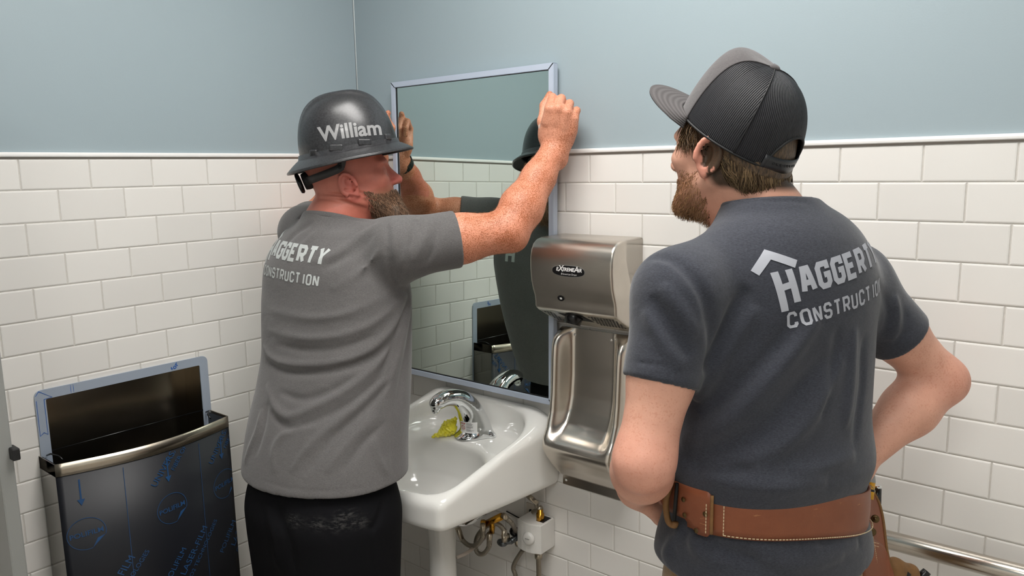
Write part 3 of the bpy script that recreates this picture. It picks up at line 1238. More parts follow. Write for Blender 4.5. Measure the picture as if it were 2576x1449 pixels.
attach(tube('bottom_nut', [(0.760, -0.045, bzb + 0.002), (0.760, -0.045, bzb - 0.010)], 0.011, M['brass'], sides=16), BOX)
attach(tube('bottom_fitting', [(0.760, -0.045, bzb - 0.010), (0.760, -0.045, bzb - 0.026), (0.760, -0.045, bzb - 0.0262), (0.760, -0.045, bzb - 0.15), (0.760, -0.03, bzb - 0.17), (0.760, 0.0, bzb - 0.175)], [0.0115, 0.0115, 0.0075, 0.007, 0.007, 0.007], M['nickel'], sides=8), BOX)
tag(BOX, 'white plastic mixing valve box with a round dial below the sink', 'valve box')
OUT = empty('outlet_plate', tuple(Y(1334, 1290, 0)))
oc = Y(1340, 1290, -0.002)
attach(box('plate', (oc[0] - 0.022, -0.004, oc[2] - 0.028), (oc[0] + 0.026, 0.0, oc[2] + 0.028), M['steel_v'], bevel=0.001), OUT)
attach(lathe('hole', [(0.0, 0.0008), (0.0062, 0.0008), (0.0066, 0.0)], M['dark'], center=(oc[0] - 0.006, -0.004, oc[2] + 0.004), axis=(0, -1, 0)), OUT)
tag(OUT, 'steel cover plate with a dark hole behind the hose', 'cover plate')
tag(tube('cable', [Y(1274, 1286, -0.004), Y(1300, 1300, -0.004), Y(1322, 1310, -0.004)], 0.002, M['dark'], sides=6), 'thin black cable running to the white box', 'cable')
tag(tube('conduit', [Y(1150, 1402, -0.30), Y(1175, 1390, -0.25), Y(1205, 1366, -0.12), Y(1240, 1330, -0.03)], 0.005, plain('beige_tube', (176, 164, 152), 0.6), sides=8, smooth_path=6), 'thin beige tube running behind the pedestal', 'tube')

# ================================================================== hand dryer
DRY = empty('hand_dryer', (0.94, 0, 1.148))
DX0, DX1 = 0.818, 1.066
prof = [(0.0, 1.3795), (-0.098, 1.3775), (-0.116, 1.3735), (-0.130, 1.3640), (-0.139, 1.3500), (-0.1435, 1.330), (-0.1440, 1.300), (-0.1410, 1.270), (-0.1340, 1.245), (-0.1270, 1.228),
        (-0.1245, 1.214), (-0.1240, 1.200), (-0.1195, 1.1935), (-0.112, 1.188), (-0.024, 1.140), (0.0, 1.140)]
bm = bmesh.new()
f = bm.faces.new([bm.verts.new((DX0, y, z)) for y, z in prof])
r_ = bmesh.ops.extrude_face_region(bm, geom=[f])
for v in r_['geom']:
    if isinstance(v, bmesh.types.BMVert):
        v.co.x = DX1
bmesh.ops.recalc_face_normals(bm, faces=bm.faces[:])
es = [e for e in bm.edges if abs(e.verts[0].co.x - e.verts[1].co.x) < 1e-6 and not (abs(e.verts[0].co.y) < 1e-6 and abs(e.verts[1].co.y) < 1e-6)]
bmesh.ops.bevel(bm, geom=es, offset=0.0075, segments=4, affect='EDGES', profile=0.55)
cover = bm_obj('cover', bm, M['steel'], smooth=True)
md = cover.modifiers.new('wn', 'WEIGHTED_NORMAL'); md.weight = 60
attach(cover, DRY)


def dry_face(t, s):
    """point on the sloping underside: t 0..1 front to back, s = x"""
    a, b = Vector((s, -0.1150, 1.1896)), Vector((s, -0.024, 1.140))
    return a.lerp(b, t)


# oval badge on the bulging front
bc_ = Vector(Y(1430, 682, -0.1435))
bx_, by_, bz_ = Vector((1, 0, 0)), Vector((0, 0.03, 1)).normalized(), Vector((0, -1, 0.03)).normalized()


def oval(a, b, n=40, pw=2.5):
    V = [Vector((0, 0, 0))]
    for i in range(n):
        q = 2 * math.pi * i / n
        c_, s_ = math.cos(q), math.sin(q)
        V.append(Vector((a * math.copysign(abs(c_) ** (2 / pw), c_), b * math.copysign(abs(s_) ** (2 / pw), s_), 0)))
    return V, [(0, 1 + i, 1 + (i + 1) % n) for i in range(n)]


M['badge_edge'] = plain('silver_badge_edge', (205, 202, 196), 0.3, 0.8)
M['badge_black'] = plain('black_badge', (16, 15, 17), 0.35)
M['white_ink'] = plain('white_ink', (235, 234, 232), 0.5)
cb = bvh_of(cover)
bad = decal('badge_rim', *oval(0.0500, 0.0152), (bc_, bx_, by_, bz_), M['badge_edge'], None, cb, 0.0008, 0.01)
attach(bad, DRY)
decal('badge_field', *oval(0.0482, 0.0134), (bc_, bx_, by_, bz_), M['badge_black'], bad, cb, 0.0014, 0.01)
items = []
x_ = -0.036
for ch, sz, dx in (('E', 0.0125, 0.0062), ('X', 0.0205, 0.0118), ('T', 0.0125, 0.0064), ('R', 0.0125, 0.0074), ('E', 0.0125, 0.0066), ('M', 0.0125, 0.0092), ('E', 0.0125, 0.0064), ('A', 0.0200, 0.0115), ('I', 0.0125, 0.0036), ('R', 0.0125, 0.007)):
    v, f_ = text_polys(ch, sz, bold=0.0004, shear=0.2, align='LEFT')
    items.append(([q + Vector((x_, 0.0035 + (0.0016 if sz > 0.015 else 0), 0)) for q in v], f_))
    x_ += dx
v, f_ = text_polys('American Dryer', 0.0066, shear=0.15)
items.append(([q + Vector((0.004, -0.0078, 0)) for q in v], f_))
items.append(([Vector((-0.0215, -0.0095, 0)), Vector((-0.0195, -0.0095, 0)), Vector((-0.0180, -0.0045, 0)), Vector((-0.0192, -0.0045, 0))], [(0, 1, 2, 3)]))
V, Fc = merge2d(items)
decal('badge_lettering', V, Fc, (bc_, bx_, by_, bz_), M['white_ink'], bad, cb, 0.0021, 0.01)
# sensor eye
sc_ = Vector(Y(1412, 750, -0.126))
attach(decal('sensor_rim', *oval(0.0105, 0.0072, pw=2), (sc_, bx_, by_, bz_), M['badge_black'], None, cb, 0.001, 0.01), DRY)
attach(sdf_obj('sensor_lens', [ell(sc_, (0.0050, 0.004, 0.0042))], 0.0012, plain('clear_lens', (226, 226, 224), 0.08, 0.6)), DRY)
# nozzle under the cover and its dark opening
nz0 = 0.940 - 0.022
hole = [dry_face(0.10, 0.880), dry_face(0.10, 0.952), dry_face(0.55, 0.966), dry_face(0.55, 0.894)]
up = Vector((0, -0.48, -0.88)).normalized()
attach(mesh_obj('nozzle_opening', [q + up * 0.0008 for q in hole], [(0, 1, 2, 3)], M['dark']), DRY)
attach(tube('nozzle', [dry_face(0.30, 0.921) + Vector((0, 0, 0.012)), dry_face(0.30, 0.918) + up * 0.020], [0.026, 0.021], M['black_gloss'], sides=24), DRY)
slots_v, slots_f = [], []
for (sa, sb, sk) in ((0.834, 0.862, 0.0), (0.970, 1.052, 0.0)):
    for rI in range(6):
        t_ = 0.10 + rI * 0.115
        s = sa + (rI % 2) * 0.004
        while s + 0.006 < sb:
            q = [dry_face(t_, s), dry_face(t_, s + 0.0058), dry_face(t_ + 0.07, s + 0.0058), dry_face(t_ + 0.07, s)]
            b_ = len(slots_v)
            slots_v += [v + up * 0.0008 for v in q]
            slots_f.append((b_, b_ + 1, b_ + 2, b_ + 3))
            s += 0.0088
o = mesh_obj('vent_slots', slots_v, slots_f, M['dark']); tag(o, kind='stuff'); attach(o, DRY)
attach(lathe('side_screw', [(0, 0.003), (0.003, 0.0025), (0.0042, 0.0)], M['chrome'], center=(DX1, -0.018, 1.262), axis=(1, 0, 0), n=12), DRY)
tag(DRY, 'brushed steel hand dryer with an oval badge on the tiled wall', 'hand dryer')

# ================================================================== steel splash guard below the dryer
GRD = empty('splash_guard', (0.93, 0, 0.665))
gx0, gx1 = 0.806, 1.052
zz_ = np.concatenate([np.linspace(1.126, 0.95, 26), np.linspace(0.945, 0.704, 64)])
ss_ = np.linspace(0, 1, 73)
pz = [0.668, 0.700, 0.7015, 0.712, 0.750, 0.785, 0.800, 0.812, 0.824, 0.832, 0.845, 0.870, 0.900, 0.940, 1.0, 1.126]
pd = [0.003, 0.003, 0.018, 0.034, 0.070, 0.096, 0.105, 0.109, 0.106, 0.097, 0.072, 0.046, 0.030, 0.019, 0.013, 0.010]
c_z = np.interp(zz_, pz, pd)
wz = [0.668, 0.700, 0.7015, 0.712, 0.750, 0.785, 0.812, 0.835, 0.860, 0.90, 0.95, 1.05, 1.085, 1.108, 1.120, 1.126]
wd = [0.003, 0.003, 0.018, 0.034, 0.070, 0.096, 0.109, 0.104, 0.088, 0.073, 0.066, 0.060, 0.056, 0.046, 0.030, 0.010]
w_z = np.interp(zz_, wz, wd)
G = np.zeros((len(ss_), len(zz_), 3))
for i, s in enumerate(ss_):
    e_ = min(s, 1 - s)
    # wing weight: 1 on the side ridge, 0 in the channel
    wgt = 1 - np.clip((e_ - 0.10) / 0.145, 0, 1)
    wgt = wgt * wgt * (3 - 2 * wgt)
    edge = np.clip(e_ / 0.09, 0, 1)
    edge = math.sqrt(1 - (1 - edge) ** 2)
    dep = (c_z * (1 - wgt) + np.maximum(w_z, c_z) * wgt)
    fl = zz_ < 0.7012
    dep = np.where(fl, 0.003, dep * edge + 0.0005)
    inset = np.interp(zz_, [0.668, 0.69, 1.10, 1.126], [0.006, 0.0, 0.0, 0.012])
    sh = np.interp(zz_, [0.70, 0.81, 0.90], [0.010, 0.0, 0.0])
    G[i, :, 0] = gx0 + inset + sh + (gx1 - gx0 - 2 * inset - 2 * sh) * s
    G[i, :, 1] = -dep
    G[i, :, 2] = zz_
for _ in range(3):
    Gi = G.copy()
    Gi[1:-1, 1:-1] = 0.5 * G[1:-1, 1:-1] + 0.125 * (G[2:, 1:-1] + G[:-2, 1:-1] + G[1:-1, 2:] + G[1:-1, :-2])
    G[1:-1, 1:89] = Gi[1:-1, 1:89]
attach(grid_obj('guard_sheet', G[:, ::-1], M['steel_v']), GRD)
attach(box('bottom_flange', (gx0 + 0.012, -0.0035, 0.668), (gx1 - 0.004, -0.0005, 0.708), M['steel_v'], bevel=0.001), GRD)
for (sx_, sz_) in ((0.868, 1.108), (0.982, 1.108), (0.830, 0.682), (1.030, 0.682)):
    dd = 0.0105 if sz_ > 1 else 0.003
    attach(lathe('screw', [(0, 0.0035), (0.003, 0.003), (0.0044, 0.0)], M['chrome'], center=(sx_, -dd, sz_), axis=(0, -1, 0), n=12), GRD)
tag(GRD, 'curved stainless steel splash guard below the hand dryer', 'splash guard')

# ================================================================== grab bar
BAR = empty('grab_bar', (1.9, -0.06, 0.787))
attach(tube('bar', [(1.22, -0.058, 0.783), (2.6, -0.058, 0.797)], 0.0190, M['steel_bar'], sides=24), BAR)
for gx in (1.30, 2.52):
    attach(tube('post', [(gx, -0.058, 0.783), (gx, -0.0, 0.783)], 0.016, M['steel_bar'], sides=16), BAR)
    attach(lathe('flange', [(0.0, 0.008), (0.036, 0.008), (0.039, 0.0)], M['steel_bar'], center=(gx, 0, 0.783), axis=(0, -1, 0)), BAR)
tag(BAR, 'satin steel grab bar along the tiled wall', 'grab bar')

# ================================================================== recessed waste bin on the left wall
BIN = empty('waste_bin', (0.07, -0.815, 0.0))
fy0, fy1, fz1, fz0 = -1.0365, -0.5945, 1.0455, 0.60
rw = 0.024


def flange():
    """rounded-corner flange ring with an open middle"""
    def rr(y0, y1, z0, z1, r, n=6):
        P = []
        for cy, cz, a0 in ((y1 - r, z1 - r, 0), (y0 + r, z1 - r, 90), (y0 + r, z0 + r, 180), (y1 - r, z0 + r, 270)):
            for i in range(n + 1):
                a = math.radians(a0 + 90 * i / n)
                P.append((cy + r * math.cos(a), cz + r * math.sin(a)))
        return P
    A = rr(fy0, fy1, fz0, fz1, 0.016)
    B = rr(fy0 + rw, fy1 - rw, fz0 + rw, fz1 - rw, 0.004)
    n = len(A)
    V = [(0.0, y, z) for y, z in A] + [(0.0045, y, z) for y, z in A] + [(0.0045, y, z) for y, z in B] + [(0.0, y, z) for y, z in B]
    Fc = []
    for i in range(n):
        k = (i + 1) % n
        for a in range(3):
            Fc.append((a * n + i, a * n + k, (a + 1) * n + k, (a + 1) * n + i))
    return V, Fc


o = mesh_obj('flange', *flange(), M['film_grey'])
bm = bmesh.new(); bm.from_mesh(o.data); bmesh.ops.recalc_face_normals(bm, faces=bm.faces[:]); bm.to_mesh(o.data); bm.free()
attach(o, BIN)
# recess box (dark mirror-finish sheet) shown above the container; it stands just proud of the wall face
t = NT('dark_mirror_steel')
t.set(color=rgba((150, 140, 124)), rough=0.22, metal=1.0)
M['recess'] = t.m
yy0, yy1 = fy0 + rw, fy1 - rw
RD = -0.085
rv = [(0.001, yy0, fz0 + rw), (0.001, yy1, fz0 + rw), (0.001, yy1, fz1 - rw), (0.001, yy0, fz1 - rw), (RD, yy0, fz0 + rw), (RD, yy1, fz0 + rw), (RD, yy1, fz1 - rw), (RD, yy0, fz1 - rw)]
rec = mesh_obj('recess', rv, [(4, 5, 6, 7), (0, 1, 5, 4), (1, 2, 6, 5), (2, 3, 7, 6), (3, 0, 4, 7)], M['recess'])
attach(rec, BIN)
# bowed container
t = NT('black_film')
mp = t.coords()
nz = t.noise(mp, 5, 2, 0.5)
t.base(t.mix((nz, 0), rgba((22, 24, 30)), rgba((30, 31, 36))))
t.set(rough=0.42, spec=0.3)
M['black_film'] = t.m
M['blue_ink'] = plain('blue_print', (34, 78, 126), 0.5)
M['bin_inside'] = plain('black_liner', (9, 9, 10), 0.2)
cy0, cy1 = -1.042, -0.598
zr = 0.886


def bow(s):
    """front outline x at s in 0..1 across the front"""
    return 0.098 + 0.046 * math.sin(math.pi * s)


def bin_grid(z0, z1, grow, nz_=2, depth_in=0.0):
    pts = [(0.004, cy0 + depth_in)] + [(bow(s) + grow - depth_in, (cy0 + depth_in) + (cy1 - cy0 - 2 * depth_in) * s) for s in np.linspace(0, 1, 33)] + [(0.004, cy1 - depth_in)]
    X = np.array([[(x, y, z) for z in np.linspace(z0, z1, nz_)] for x, y in pts])
    return X


gb = bin_grid(0.16, zr - 0.030, 0.0, 2)
body = grid_obj('body', gb[1:-1], M['black_film'], smooth=True, thick=0.002)
attach(body, BIN)
M['side_steel'] = plain('dark_polished_steel', (120, 118, 114), 0.10, 1.0)
attach(grid_obj('side_panel', gb[:2], M['side_steel'], smooth=False, thick=0.002), BIN)
attach(grid_obj('side_panel', gb[-2:], M['side_steel'], smooth=False, thick=0.002), BIN)
gr = bin_grid(zr - 0.031, zr, 0.0012, 2)
for sl in (gr[1:-1], gr[:2], gr[-2:]):
    attach(grid_obj('rim_band', sl, M['steel_rim'], smooth=len(sl) > 2, thick=0.002), BIN)
attach(grid_obj('liner', bin_grid(0.22, zr - 0.004, 0, 2, 0.008)[::-1], M['bin_inside'], smooth=True, thick=0.001), BIN)
Xl = bin_grid(0.22, 0.22, 0, 1, 0.008)[:, 0]
attach(mesh_obj('liner_floor', [tuple(q) for q in Xl], [tuple(range(len(Xl)))], M['bin_inside']), BIN)
attach(tube('back_lip', [(0.002, cy0 + 0.02, zr + 0.004), (0.002, cy1 - 0.02, zr + 0.004)], 0.0022, M['black_gloss'], sides=8), BIN)
for yb, sg in ((cy0 + 0.012, 1), (cy1 - 0.012, -1)):
    attach(tube('wire_clip', [(0.010, yb + sg * 0.004, zr - 0.002), (0.03, yb + sg * 0.006, zr + 0.006), (0.045, yb + sg * 0.018, zr + 0.001), (0.062, yb + sg * 0.020, zr - 0.006)], 0.0022, M['black_gloss'], sides=8), BIN)


# printed protective film on the bowed front: lettering bent around the curve
def on_front(u, z, lift=0.0010):
    s = (u - cy0) / (cy1 - cy0)
    return Vector((bow(min(max(s, 0), 1)) + lift, u, z))


def film_print(V, Fc, u, z, ang, name='film_print'):
    V, Fc = refine2d(V, Fc, 0.02)
    ca, sa = math.cos(ang), math.sin(ang)
    P, ok = [], []
    for v in V:
        uu = u + v.x * ca - v.y * sa
        P.append(on_front(uu, z + v.x * sa + v.y * ca))
        ok.append(cy0 < uu < cy1 and P[-1].z < zr - 0.033)
    Fc = [f for f in Fc if all(ok[i] for i in f)]
    if Fc:
        o = mesh_obj(name, P, Fc, M['blue_ink'], None)
        o.parent = body


arrow = merge2d([stroke_poly([(0, 0.033), (0, -0.018)], 0.0034), ([Vector((-0.008, -0.017, 0)), Vector((0.008, -0.017, 0)), Vector((0, -0.033, 0))], [(0, 1, 2)])])
circ = stroke_poly([(0.040 * math.cos(a), 0.040 * math.sin(a)) for a in np.linspace(math.radians(-20), math.radians(280), 40)], 0.0014)
fold_ = ([Vector((0.0375, -0.0137, 0)), Vector((0.020, -0.018, 0)), Vector((0.0069, -0.0394, 0)), Vector((0.024, -0.022, 0))], [(0, 1, 2), (0, 2, 3)])
pf = text_polys('POLIFILM', 0.0175, bold=0.0002)
uni = text_polys('UNIVERSAL LASER', 0.024)
fib = text_polys('FIBER OPTICS', 0.017)
las = text_polys('LASER-FILM', 0.026)
tec = text_polys('CO2 TECHNOLOGIES', 0.017)
pol = text_polys('POLIFILM', 0.022)
for u, z in ((-0.998, 0.0), (-0.80, 0.0), (-0.632, 0.0)):
    film_print(*arrow, u, 0.806, 0, 'film_arrow')
    film_print(*merge2d([circ, fold_, pf]), u + 0.004, 0.700, math.radians(4), 'film_logo')
    if u > -0.9:
        film_print(*uni, u + 0.020, 0.850, math.radians(52), 'film_lettering')
        film_print(*fib, u + 0.044, 0.840, math.radians(52), 'film_lettering')
    film_print(*las, u + 0.055, 0.560, math.radians(52), 'film_lettering')
    film_print(*tec, u + 0.080, 0.548, math.radians(52), 'film_lettering')
    film_print(*pol, u + 0.0, 0.545, math.radians(52), 'film_lettering')
for u in (-0.905, -0.705):
    film_print(*stroke_poly([(0, 0.33), (0, -0.33)], 0.0012), u, 0.525, 0, 'film_seam')
# flange print: arrow outline, double bar, lettering
def fl_print(V, Fc, u, z, ang, name):
    V, Fc = refine2d(V, Fc, 0.02)
    ca, sa = math.cos(ang), math.sin(ang)
    P = []
    for v in V:
        P.append(Vector((0.0051, u + v.x * ca - v.y * sa, z + v.x * sa + v.y * ca)))
    def inside(q):
        on = (fy0 + 0.001 < q.y < fy1 - 0.001 and q.z < fz1 - 0.001)
        hole = (fy0 + rw < q.y < fy1 - rw and q.z < fz1 - rw)
        return on and not hole
    Fc = [f for f in Fc if all(inside(P[i]) for i in f)]
    if Fc:
        o = mesh_obj(name, P, Fc, M['blue_ink2'])
        attach(o, BIN)


M['blue_ink2'] = plain('bright_blue_print', (36, 92, 170), 0.5)
out_ = stroke_poly([(-0.005, -0.10), (-0.005, -0.012), (-0.014, -0.012), (0.002, 0.010), (0.030, -0.010), (0.012, -0.012), (0.012, -0.10), (0.004, -0.093)], 0.0014, True)
fl_print(*out_, fy0 + 0.008, fz1 - 0.012, 0.0, 'flange_arrow')
fl_print(*merge2d([stroke_poly([(-0.003, -0.02), (-0.003, 0.02)], 0.0012), stroke_poly([(0.003, -0.02), (0.003, 0.02)], 0.0012)]), -0.952, fz1 - 0.012, 0.0, 'flange_bars')
fl_print(*text_polys('for', 0.019, bold=0.0004), -0.690, fz1 - 0.0125, math.radians(48), 'flange_lettering')
tag(BIN, 'recessed black waste bin with blue printed protective film on the left wall', 'waste bin')
# ================================================================== people: shared builders
def frame3(fwd, pitch=0.0, roll=0.0):
    """rows right, forward, up of a head looking along fwd (xy), pitched up by pitch"""
    f = _nv([fwd[0], fwd[1], 0])
    rt = np.array([f[1], -f[0], 0])
    up = np.array([0, 0, 1.0])
    F = f * math.cos(pitch) + up * math.sin(pitch)
    Z = up * math.cos(pitch) - f * math.sin(pitch)
    R2 = rt * math.cos(roll) - Z * math.sin(roll)
    Z2 = Z * math.cos(roll) + rt * math.sin(roll)
    return np.stack([R2, F, Z2])


def loc2w(c, R, q):
    return np.asarray(c) + np.asarray(q, float) @ R


def head_prims(c, R, s=1.0, neck_to=None, neck_r=(0.056, 0.062), full=1.0):
    W = lambda q: loc2w(c, R, np.asarray(q, float) * s)
    E = lambda q, r, k=0.012, op='+', Rl=None: ell(W(q), np.asarray(r) * s, R if Rl is None else Rl @ R, k, op)
    P = []
    P.append(E((0, -0.012, 0.048), (0.077, 0.098, 0.084), 0.02))
    P.append(E((0, 0.030, 0.000), (0.066, 0.062, 0.078), 0.03))
    P.append(E((0, 0.048, -0.052), (0.050 * full, 0.045, 0.058), 0.03))
    for sd in (-1, 1):
        P.append(cone(W((sd * 0.060 * full, 0.000, -0.042)), W((sd * 0.028, 0.076, -0.094)), 0.016 * s, 0.016 * s, 0.025))
        P.append(E((sd * 0.042, 0.066, -0.012), (0.024, 0.024, 0.020), 0.018))
    P.append(E((0, 0.083, -0.098), (0.024, 0.020, 0.020), 0.02))
    P.append(E((0, 0.082, 0.027), (0.052, 0.018, 0.014), 0.015))
    P.append(cone(W((0, 0.092, 0.014)), W((0, 0.1115, -0.024)), 0.0075 * s, 0.0115 * s, 0.012))
    P.append(E((0, 0.114, -0.027), (0.0115, 0.011, 0.0095), 0.008))
    for sd in (-1, 1):
        P.append(E((sd * 0.0125, 0.103, -0.030), (0.0075, 0.010, 0.007), 0.006))
        P.append(E((sd * 0.031, 0.099, 0.006), (0.017, 0.014, 0.010), 0.012, '-'))
        P.append(E((sd * 0.031, 0.0795, 0.004), (0.0135, 0.0130, 0.0115), 0.004))
        # upper and lower lids
        P.append(cone(W((sd * 0.019, 0.090, 0.0075)), W((sd * 0.045, 0.083, 0.0060)), 0.0030 * s, 0.0030 * s, 0.004))
        P.append(cone(W((sd * 0.020, 0.0895, -0.0045)), W((sd * 0.044, 0.083, -0.0035)), 0.0026 * s, 0.0026 * s, 0.004))
        # ear
        a = math.radians(12)
        Re = np.array([[math.cos(sd * 0.35), math.sin(sd * 0.35) * -1, 0], [math.sin(sd * 0.35), math.cos(sd * 0.35), 0], [0, 0, 1]])
        ec = np.array((sd * 0.0815, -0.008, -0.006))
        tilt_ = np.array([[1, 0, 0], [0, math.cos(a), math.sin(a)], [0, -math.sin(a), math.cos(a)]])
        P.append(ell(W(ec), np.array((0.0065, 0.0215, 0.0325)) * s, tilt_ @ Re @ R, 0.005))
        P.append(ell(W(ec + np.array((sd * 0.0055, 0.003, 0.002))), np.array((0.0085, 0.0120, 0.0205)) * s, tilt_ @ Re @ R, 0.003, '-'))
        ring = [np.array((sd * 0.0055, 0.020 * math.cos(t), 0.031 * math.sin(t) + 0.001)) for t in np.linspace(-0.3, math.pi + 0.75, 12)]
        ring = [W(ec + q @ (tilt_ @ Re)) for q in ring]
        P += chain(ring, [0.0046 * s] * 12, 0.002)
        P.append(E(ec + np.array((sd * 0.003, 0.013, -0.004)), (0.005, 0.005, 0.007), 0.004))
        P.append(E(ec + np.array((sd * 0.001, 0.006, -0.029)), (0.005, 0.008, 0.008), 0.004))
    P.append(E((0, 0.088, -0.0600), (0.023, 0.011, 0.0055), 0.006))
    P.append(E((0, 0.086, -0.0710), (0.020, 0.011, 0.0060), 0.006))
    if neck_to is not None:
        P.append(cone(W((0, -0.028, -0.035)), neck_to, neck_r[0] * s, neck_r[1], 0.03))
        P.append(cone(W((0, 0.020, -0.085)), np.asarray(neck_to) + R[1] * 0.035, 0.040 * s, 0.05, 0.03))
    return P


def hand_prims(wrist, Yd, Zd, side, curls, spread=0.0, thumb=None, s=1.0, wr=0.027):
    """side +1 right hand, -1 left. curls: per finger (mcp, pip, dip) degrees towards the palm"""
    Yd = _nv(Yd)
    Zd = np.asarray(Zd, float)
    Zd = _nv(Zd - Yd * (Zd @ Yd))
    Xd = np.cross(Zd, Yd) * side
    W = lambda q: np.asarray(wrist) + (Xd * q[0] + Yd * q[1] + Zd * q[2]) * s
    R = np.stack([Xd, Yd, Zd])
    P = []
    P.append(ell(W((0.000, 0.052, -0.002)), np.array((0.041, 0.056, 0.0165)) * s, R, 0.012))
    P.append(cone(W((-0.004, -0.02, 0)), W((0.0, 0.030, -0.001)), wr * s, 0.022 * s, 0.02, side=Zd, flat=0.75))
    P.append(ell(W((0.027, 0.034, -0.012)), np.array((0.018, 0.032, 0.016)) * s, R, 0.012))
    P.append(ell(W((-0.026, 0.036, -0.009)), np.array((0.015, 0.034, 0.014)) * s, R, 0.012))
    mcp = [(0.029, 0.092, 0.002), (0.0085, 0.096, 0.004), (-0.0125, 0.091, 0.003), (-0.0315, 0.081, 0.000)]
    lens = [(0.044, 0.026, 0.021), (0.048, 0.029, 0.022), (0.045, 0.027, 0.022), (0.036, 0.021, 0.019)]
    rads = [0.0098, 0.0100, 0.0096, 0.0086]
    tips = []
    for i in range(4):
        p = np.array(mcp[i])
        base = p.copy()
        base[1] -= 0.03
        P.append(cone(W(base), W(p), 0.010 * s, rads[i] * 1.08 * s, 0.010))
        ang = 0
        pts = [W(p)]
        fx = (1.5 - i) * spread
        for L_, c_ in zip(lens[i], curls[i]):
            ang += math.radians(c_)
            p = p + np.array((math.sin(fx) * math.cos(ang), math.cos(fx) * math.cos(ang), -math.sin(ang))) * L_
            pts.append(W(p))
        rr_ = [rads[i] * 1.05, rads[i] * 0.98, rads[i] * 0.88, rads[i] * 0.76]
        for j in range(3):
            P.append(cone(pts[j], pts[j + 1], rr_[j] * s, rr_[j + 1] * s, 0.0035))
        tips.append(pts)
    if thumb is None:
        thumb = [W((0.030, 0.024, -0.008)), W((0.050, 0.052, -0.018)), W((0.058, 0.080, -0.024)), W((0.056, 0.102, -0.028))]
    P += chain(thumb, np.array([0.0165, 0.0125, 0.0108, 0.0085]) * s, 0.008)
    return P, tips


def strands(name, roots, normals, flows, lens, mat, parent, rad=0.0007, lift=0.35, nseg=4, jitter=0.35, curl=0.0, colors=None, seed=5):
    """thin tapering three-sided strands, one mesh"""
    rng = np.random.default_rng(seed)
    n = len(roots)
    flows = flows + rng.normal(0, jitter, flows.shape) * 0.5
    flows /= np.linalg.norm(flows, axis=1, keepdims=True)
    V = np.zeros((n, nseg + 1, 3, 3))
    side = np.cross(flows, normals)
    side /= np.linalg.norm(side, axis=1, keepdims=True) + 1e-9
    ph = rng.uniform(0, 6.28, n)
    for j in range(nseg + 1):
        t = j / nseg
        q = roots + flows * (lens * t)[:, None] + normals * (lens * lift * (t - 0.85 * t * t))[:, None]
        if curl:
            q = q + side * (np.sin(ph + t * 5.0) * lens * curl * t)[:, None]
        r = rad * (1 - 0.85 * t) + 0.00005
        for m in range(3):
            a = 2 * math.pi * m / 3
            V[:, j, m] = q + side * (math.cos(a) * r) + normals * (math.sin(a) * r)
    Vf = V.reshape(-1, 3)
    base = (np.arange(n) * (nseg + 1) * 3)[:, None]
    Q = []
    for j in range(nseg):
        for m in range(3):
            k = (m + 1) % 3
            Q.append(np.concatenate([base + j * 3 + m, base + j * 3 + k, base + (j + 1) * 3 + k, base + (j + 1) * 3 + m], 1))
    Q = np.concatenate(Q)
    me = bpy.data.meshes.new(name)
    me.vertices.add(len(Vf))
    me.vertices.foreach_set('co', Vf.astype(np.float32).ravel())
    me.loops.add(len(Q) * 4)
    me.loops.foreach_set('vertex_index', Q.astype(np.int32).ravel())
    me.polygons.add(len(Q))
    me.polygons.foreach_set('loop_start', np.arange(0, len(Q) * 4, 4, dtype=np.int32))
    me.polygons.foreach_set('loop_total', np.full(len(Q), 4, dtype=np.int32))
    me.update(calc_edges=True)
    me.polygons.foreach_set('use_smooth', np.ones(len(Q), bool))
    me.materials.append(mat)
    if colors is not None:
        at_ = me.color_attributes.new('tone', 'FLOAT_COLOR', 'POINT')
        cc = np.repeat(colors, (nseg + 1) * 3, axis=0)
        at_.data.foreach_set('color', np.concatenate([cc, np.ones((len(cc), 1))], 1).astype(np.float32).ravel())
    o = bpy.data.objects.new(name, me)
    COL.objects.link(o)
    if parent is not None:
        o.parent = parent
    o['kind'] = 'stuff'
    return o


def on_surface(prims, p, it=6, post=None):
    """project points to the surface; returns points and normals"""
    e = 0.0008
    for _ in range(it):
        cc = p.mean(0)
        d = eval_prims(prims, p, cc, 5.0, post)
        g = np.stack([eval_prims(prims, p + e * np.eye(3)[i], cc, 5.0, post) - d for i in range(3)], 1)
        g /= np.linalg.norm(g, axis=1, keepdims=True) + 1e-12
        p = p - g * np.clip(d, -0.03, 0.03)[:, None]
    return p, g


def sleeve(a, b, ra, rb, k=0.045, side=None, flat=1.0):
    """tapered sleeve from a to a flat open end at b"""
    a, b = np.asarray(a, float), np.asarray(b, float)
    d = _nv(b - a)
    L = np.linalg.norm(b - a)
    cn = cone(a, b + d * 0.03, ra, rb + (rb - ra) * 0.03 / L, 0, side=side, flat=flat)
    return func(lambda p: sm(cn.f(p), (p - b) @ d, 0.006, 1), cn.c, cn.r, k)


